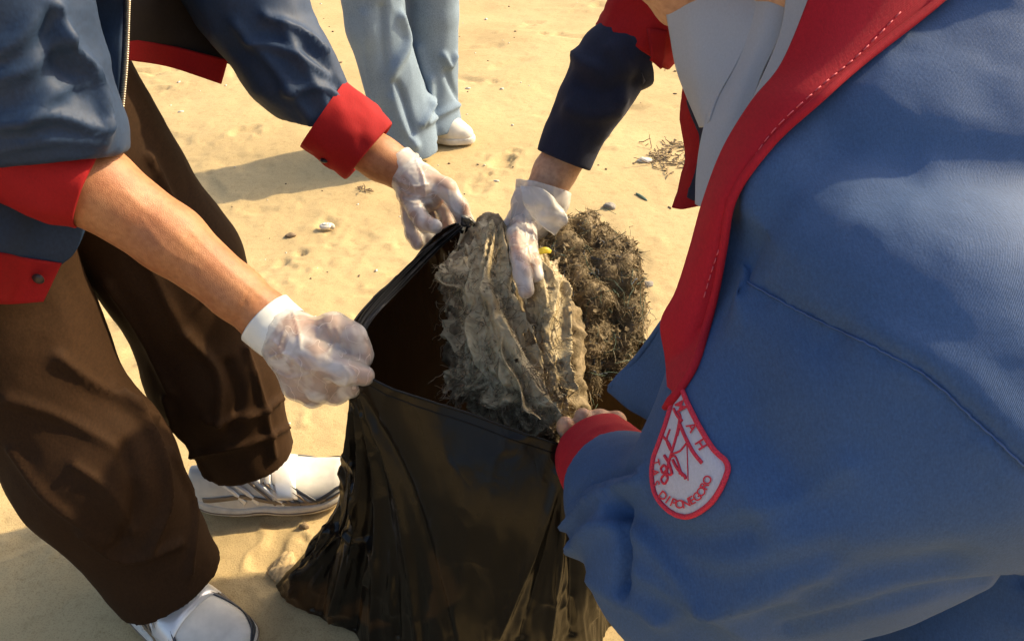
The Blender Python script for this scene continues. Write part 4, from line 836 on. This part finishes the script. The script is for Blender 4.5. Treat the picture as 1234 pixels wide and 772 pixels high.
q = [ray(LPb, x, y) for x, y in catmull(np.array([(1085, 15), (1035, 66), (985, 108), (930, 160), (897, 212), (880, 262), (862, 312), (846, 365)], float), 110)]
for i in range(0, 108, 3):
    a, b = q[i], q[i + 2]
    if a[0] is None or b[0] is None: continue
    V, F = tube(np.array([a[0] + a[1] * .0004, (a[0] + b[0]) / 2 + a[1] * .0009, b[0] + b[1] * .0004]), .0005, 5); obj('stitch', V, F, M['thread'], lp)
# blue corner of the hanging front
V, F = sheet([[(800, 385, .66), (812, 395, .64), (826, 400, .63)], [(768, 430, .70), (792, 440, .675), (822, 440, .645)], [(735, 466, .735), (775, 485, .70), (815, 490, .655)], [(742, 472, .735), (795, 512, .70), (826, 530, .665)]], 40, 30, .004, None, (14, .006)); obj('front_panel', V, F, M['navyB'], jkB)
V, F = tube(PP([(800, 386, .658), (768, 430, .697), (735, 466, .731)]), .0028, 8, 30); obj('panel_edge', V, F, M['navyB'], jkB)
# far lapel hanging beside the scarf
V, F = sheet([[(828, 60, .80), (842, 60, .78), (860, 60, .76)], [(825, 130, .82), (838, 135, .80), (860, 140, .78)], [(827, 185, .825), (838, 188, .805), (860, 190, .79)], [(818, 228, .83), (830, 232, .815), (850, 235, .80)], [(810, 250, .83), (824, 252, .82), (846, 246, .81)]], 40, 16, .003, None, (25, .004)); obj('far_lapel', V, F, M['red'], jkB)
V, F = sheet([[(830, 120, .795), (850, 120, .775), (865, 120, .765)], [(842, 160, .80), (852, 162, .785), (866, 160, .77)], [(836, 205, .81), (846, 208, .795), (862, 205, .78)], [(829, 238, .815), (838, 242, .805), (850, 240, .79)]], 30, 14, .003, None, (25, .004)); obj('far_panel', V, F, M['darknavy'], jkB)
# patch on the sleeve
Z = lambda x, y: (640 + x * .2591, 440 + y * .2591)
outl = catmull(np.array([Z(*q) for q in [(690, 90), (740, 190), (790, 290), (850, 390), (915, 462), (902, 540), (840, 640), (745, 698), (660, 680), (592, 612), (570, 520), (576, 440), (600, 370), (632, 280), (662, 180)]]), 120, True)
cen = np.array([Z(720, 470)]); rings = [on(*cen[0], .0012)]; nrg = 12; Fp = []
for k in range(1, nrg + 1):
    for p in outl: rings.append(on(*(cen[0] + (p - cen[0]) * k / nrg), .0014 if k < nrg else .0006))
rings = np.array(rings); m = len(outl); Fp = [[0, 1 + (i + 1) % m, 1 + i] for i in range(m)] + [[1 + (k - 1) * m + i, 1 + (k - 1) * m + (i + 1) % m, 1 + k * m + (i + 1) % m, 1 + k * m + i] for k in range(1, nrg) for i in range(m)]
pt = obj('sleeve_patch', rings, Fp, M['patch'], jkB)
V, F = tube(np.array([on(*p, .0016) for p in outl]), .0019, 8, closed=True); obj('patch_border', V, F, M['emb'], pt)
def emb(pts, r=.0009, nm='emblem'): line_on([Z(*q) for q in pts], r, nm, M['emb'], pt, 30, .0018)
emb([(702, 240), (690, 310), (668, 390), (645, 470), (640, 520)], .0011); emb([(700, 275), (728, 340), (762, 405), (802, 455)], .0014); emb([(672, 205), (690, 240), (712, 262)], .0011); emb([(690, 330), (705, 250), (690, 215)], .0008)
emb([(625, 335), (650, 365), (662, 400)], .0010); emb([(630, 420), (650, 455), (665, 500)], .0012); emb([(668, 440), (690, 480), (728, 520)], .0012); emb([(660, 415), (700, 400), (730, 365)], .0007); emb([(645, 440), (680, 425), (712, 515)], .0008)
emb([(612, 480), (628, 465), (640, 485), (622, 500), (612, 480)], .0009); emb([(618, 520), (635, 505), (645, 525), (630, 550), (615, 535), (618, 520)], .0009); emb([(640, 500), (655, 510), (668, 500)], .0009); emb([(733, 370), (736, 450), (738, 535)], .0004); emb([(655, 300), (640, 350), (655, 395)], .0008); emb([(700, 500), (722, 512), (728, 528)], .0012)
def letter(ch, x, y, size, ang):
    cu = bpy.data.curves.new('glyph', 'FONT'); cu.body = ch; cu.size = 1; cu.align_x = 'CENTER'; cu.align_y = 'CENTER'; cu.resolution_u = 3; cu.offset = .018
    o = bpy.data.objects.new('glyph', cu); COL.objects.link(o); dg = bpy.context.evaluated_depsgraph_get(); me = bpy.data.meshes.new_from_object(o.evaluated_get(dg))
    vs_ = np.array([v.co[:2] for v in me.vertices]); fs = [list(p.vertices) for p in me.polygons]; bpy.data.objects.remove(o); bpy.data.curves.remove(cu); bpy.data.meshes.remove(me)
    c, s_ = math.cos(ang), math.sin(ang); out = []
    for a, b in vs_ * size: X = x + a * c + b * s_; Y = y + a * s_ - b * c; out.append(on(*Z(X, Y), .0024))
    if any(k is None for k in out): return
    obj('letter', np.array(out), fs, M['emb'], pt, False)
arc = catmull(np.array([(615, 600), (660, 632), (705, 645), (750, 632), (795, 598), (832, 530)], float), 200)
ln = np.concatenate([[0], np.cumsum(np.linalg.norm(np.diff(arc, axis=0), axis=1))])
for i, ch in enumerate('DIPONEGORO'):
    s = ln[-1] * (.03 + .95 * i / 9); k = int(np.searchsorted(ln, s)); k = min(k, 198); d = arc[k + 1] - arc[k]; letter(ch, arc[k][0], arc[k][1], 54, math.atan2(d[1], d[0]))
for ch, x, y, a in (('M', 705, 195, 1.05), ('A', 757, 292, 1.0), ('H', 797, 372, 1.0)): letter(ch, x, y, 62, a)
for ch, x, y, a in (('T', 590, 455, 1.35), ('A', 587, 500, 1.45), ('S', 590, 550, 1.25)): letter(ch, x, y, 50, a)
# right arm: dark sleeve, turned red cuff
V, F = shell_tube([P(765, 62, 1.0), P(742, 75, 1.0), P(715, 120, 1.005), P(693, 160, 1.02), P(680, 192, 1.03)], [.052, .053, .0465, .0415, .040], .003, wob=.06, seed=13, n=50, back=.04)
V = pen(V, F, [([(690, 60), (700, 75), (720, 85)], .008, .008), ([(700, 100), (730, 110), (765, 100)], .010, -.007), ([(685, 130), (710, 140), (745, 135)], .010, .006), ([(740, 60), (755, 90), (750, 120)], .010, .007)]); obj('under_sleeve', V, F, M['darknavy'], jkB)
V, F = shell_tube([P(803, -12, .97), P(782, 22, .985), P(762, 56, .998)], [.060, .060, .057], .004, wob=.10, seed=14, n=24, back=.03); obj('cuff', V, F, M['red'], jkB)
V, F = sheet([[(780, 35, .93), (803, 38, .94)], [(785, 65, .935), (800, 68, .945)], [(783, 72, .94), (797, 83, .945)]], 12, 10, .004); obj('cuff_tab', V, F, M['red'], jkB)
# headscarf: cap over the head and three hanging folds
f = Field((-.06, .48, .80), (.46, .88, 1.20), .006); f.ell(LB(-.025, 0, .03), (.112, .096, .125), .02, None); f.chain([LB(-.06, 0, -.02), (.26, .74, .95), (.36, .70, .92)], [.085, .08, .075], .04)
f.cut(LB(.045, 0, 0), unit(np.array([-.75, .1, -.66])), .2)
V, F = f.mesh(1); hj = obj('headscarf', wrinkle(V, F, .005, 14, 150), F, M['hijab'], B)
V, F = sheet([[(796, -50, .66), (840, -50, .64), (900, -50, .63), (940, -50, .62)], [(803, 20, .665), (835, 20, .645), (880, 20, .633), (915, 20, .625)], [(815, 75, .675), (838, 80, .655), (865, 80, .643), (885, 80, .635)], [(830, 118, .685), (842, 120, .665), (858, 118, .653), (868, 112, .645)], [(846, 152, .69), (849, 153, .672), (852, 152, .66), (856, 146, .652)]], 60, 40, .0018, None, (10, .004)); obj('scarf_fold', V, F, M['hijab'], hj)
V, F = sheet([[(905, -50, .635), (935, -50, .615), (965, -50, .607)], [(892, 30, .64), (918, 30, .618), (945, 30, .61)], [(870, 90, .65), (893, 95, .628), (918, 90, .62)], [(850, 150, .66), (872, 158, .640), (898, 150, .63)], [(840, 205, .67), (855, 215, .655), (872, 210, .645)], [(838, 246, .675), (846, 249, .665), (856, 246, .655)]], 70, 30, .0018, None, (10, .003)); obj('scarf_fold', V, F, M['hijab'], hj)
V, F = sheet([[(950, -50, .595), (985, -50, .575), (1040, -50, .575)], [(938, 40, .60), (968, 42, .58), (1010, 40, .575)], [(906, 120, .615), (930, 126, .595), (960, 120, .59)], [(892, 165, .625), (905, 178, .61), (925, 175, .60)]], 50, 30, .0018, None, (10, .003)); obj('scarf_fold', V, F, M['hijab'], hj)
# trousers and shoes
f = Field((.5, .3, .04), (1.1, .85, .95), .008); f.chain([(.82, .555, .78), (.84, .555, .72)], [.15, .15], .04)
for yy in (.44, .67): f.chain([(.80, yy, .74), (.66, yy, .42), (.80, yy, .07)], [.12, .092, .08], .04)
f.cut((0, 0, .06), (0, 0, -1)); V, F = f.mesh(1); obj('trousers', wrinkle(V, F, .006, 9, 160), F, M['brown'], B)
for yy in (.44, .67): plain_shoe(B, np.array([.76, yy, .003]), math.pi, .26)
# right glove: loose cuff, fingers down into the weed
fg = [([P(630, 262, 1.045), P(622, 285, .995), P(626, 308, .955), P(630, 330, .925), P(634, 350, .915)], .0118), ([P(638, 262, 1.05), P(636, 290, 1.0), P(642, 316, .97), P(648, 335, .96)], .0112), ([P(645, 262, 1.06), P(650, 292, 1.06), P(655, 320, 1.05)], .0125), ([P(650, 262, 1.065), P(660, 290, 1.07), P(665, 312, 1.07)], .0115), ([P(624, 262, 1.06), P(612, 280, 1.06), P(610, 300, 1.05)], .0135)]
glove('glove', B, 'skinB', P(652, 240, 1.05), [P(640, 262, 1.052), P(634, 278, 1.05)], fg, [P(634, 276, 1.045), P(644, 258, 1.045), P(652, 240, 1.044), P(656, 226, 1.043)], [.026, .036, .0405, .041], .0245, 25, .22, cm='latexthin', th=.0009, back=.03,
      folds=[([(622, 262), (624, 290), (628, 310)], .0014, .0024), ([(632, 258), (634, 285), (634, 305)], .0014, .0024), ([(640, 262), (643, 290)], .0014, .0022), ([(618, 296), (630, 300), (640, 296)], .0014, .002)])
V, F = sheet([[(628, 226, 1.0), (655, 228, .985), (680, 252, .99)], [(630, 240, .992), (660, 250, .982), (684, 268, .992)], [(640, 262, 1.0), (656, 276, .995), (668, 282, 1.005)]], 24, 24, .0008, None, (30, .006)); obj('glove_flap', V, F, M['latexthin'], B)
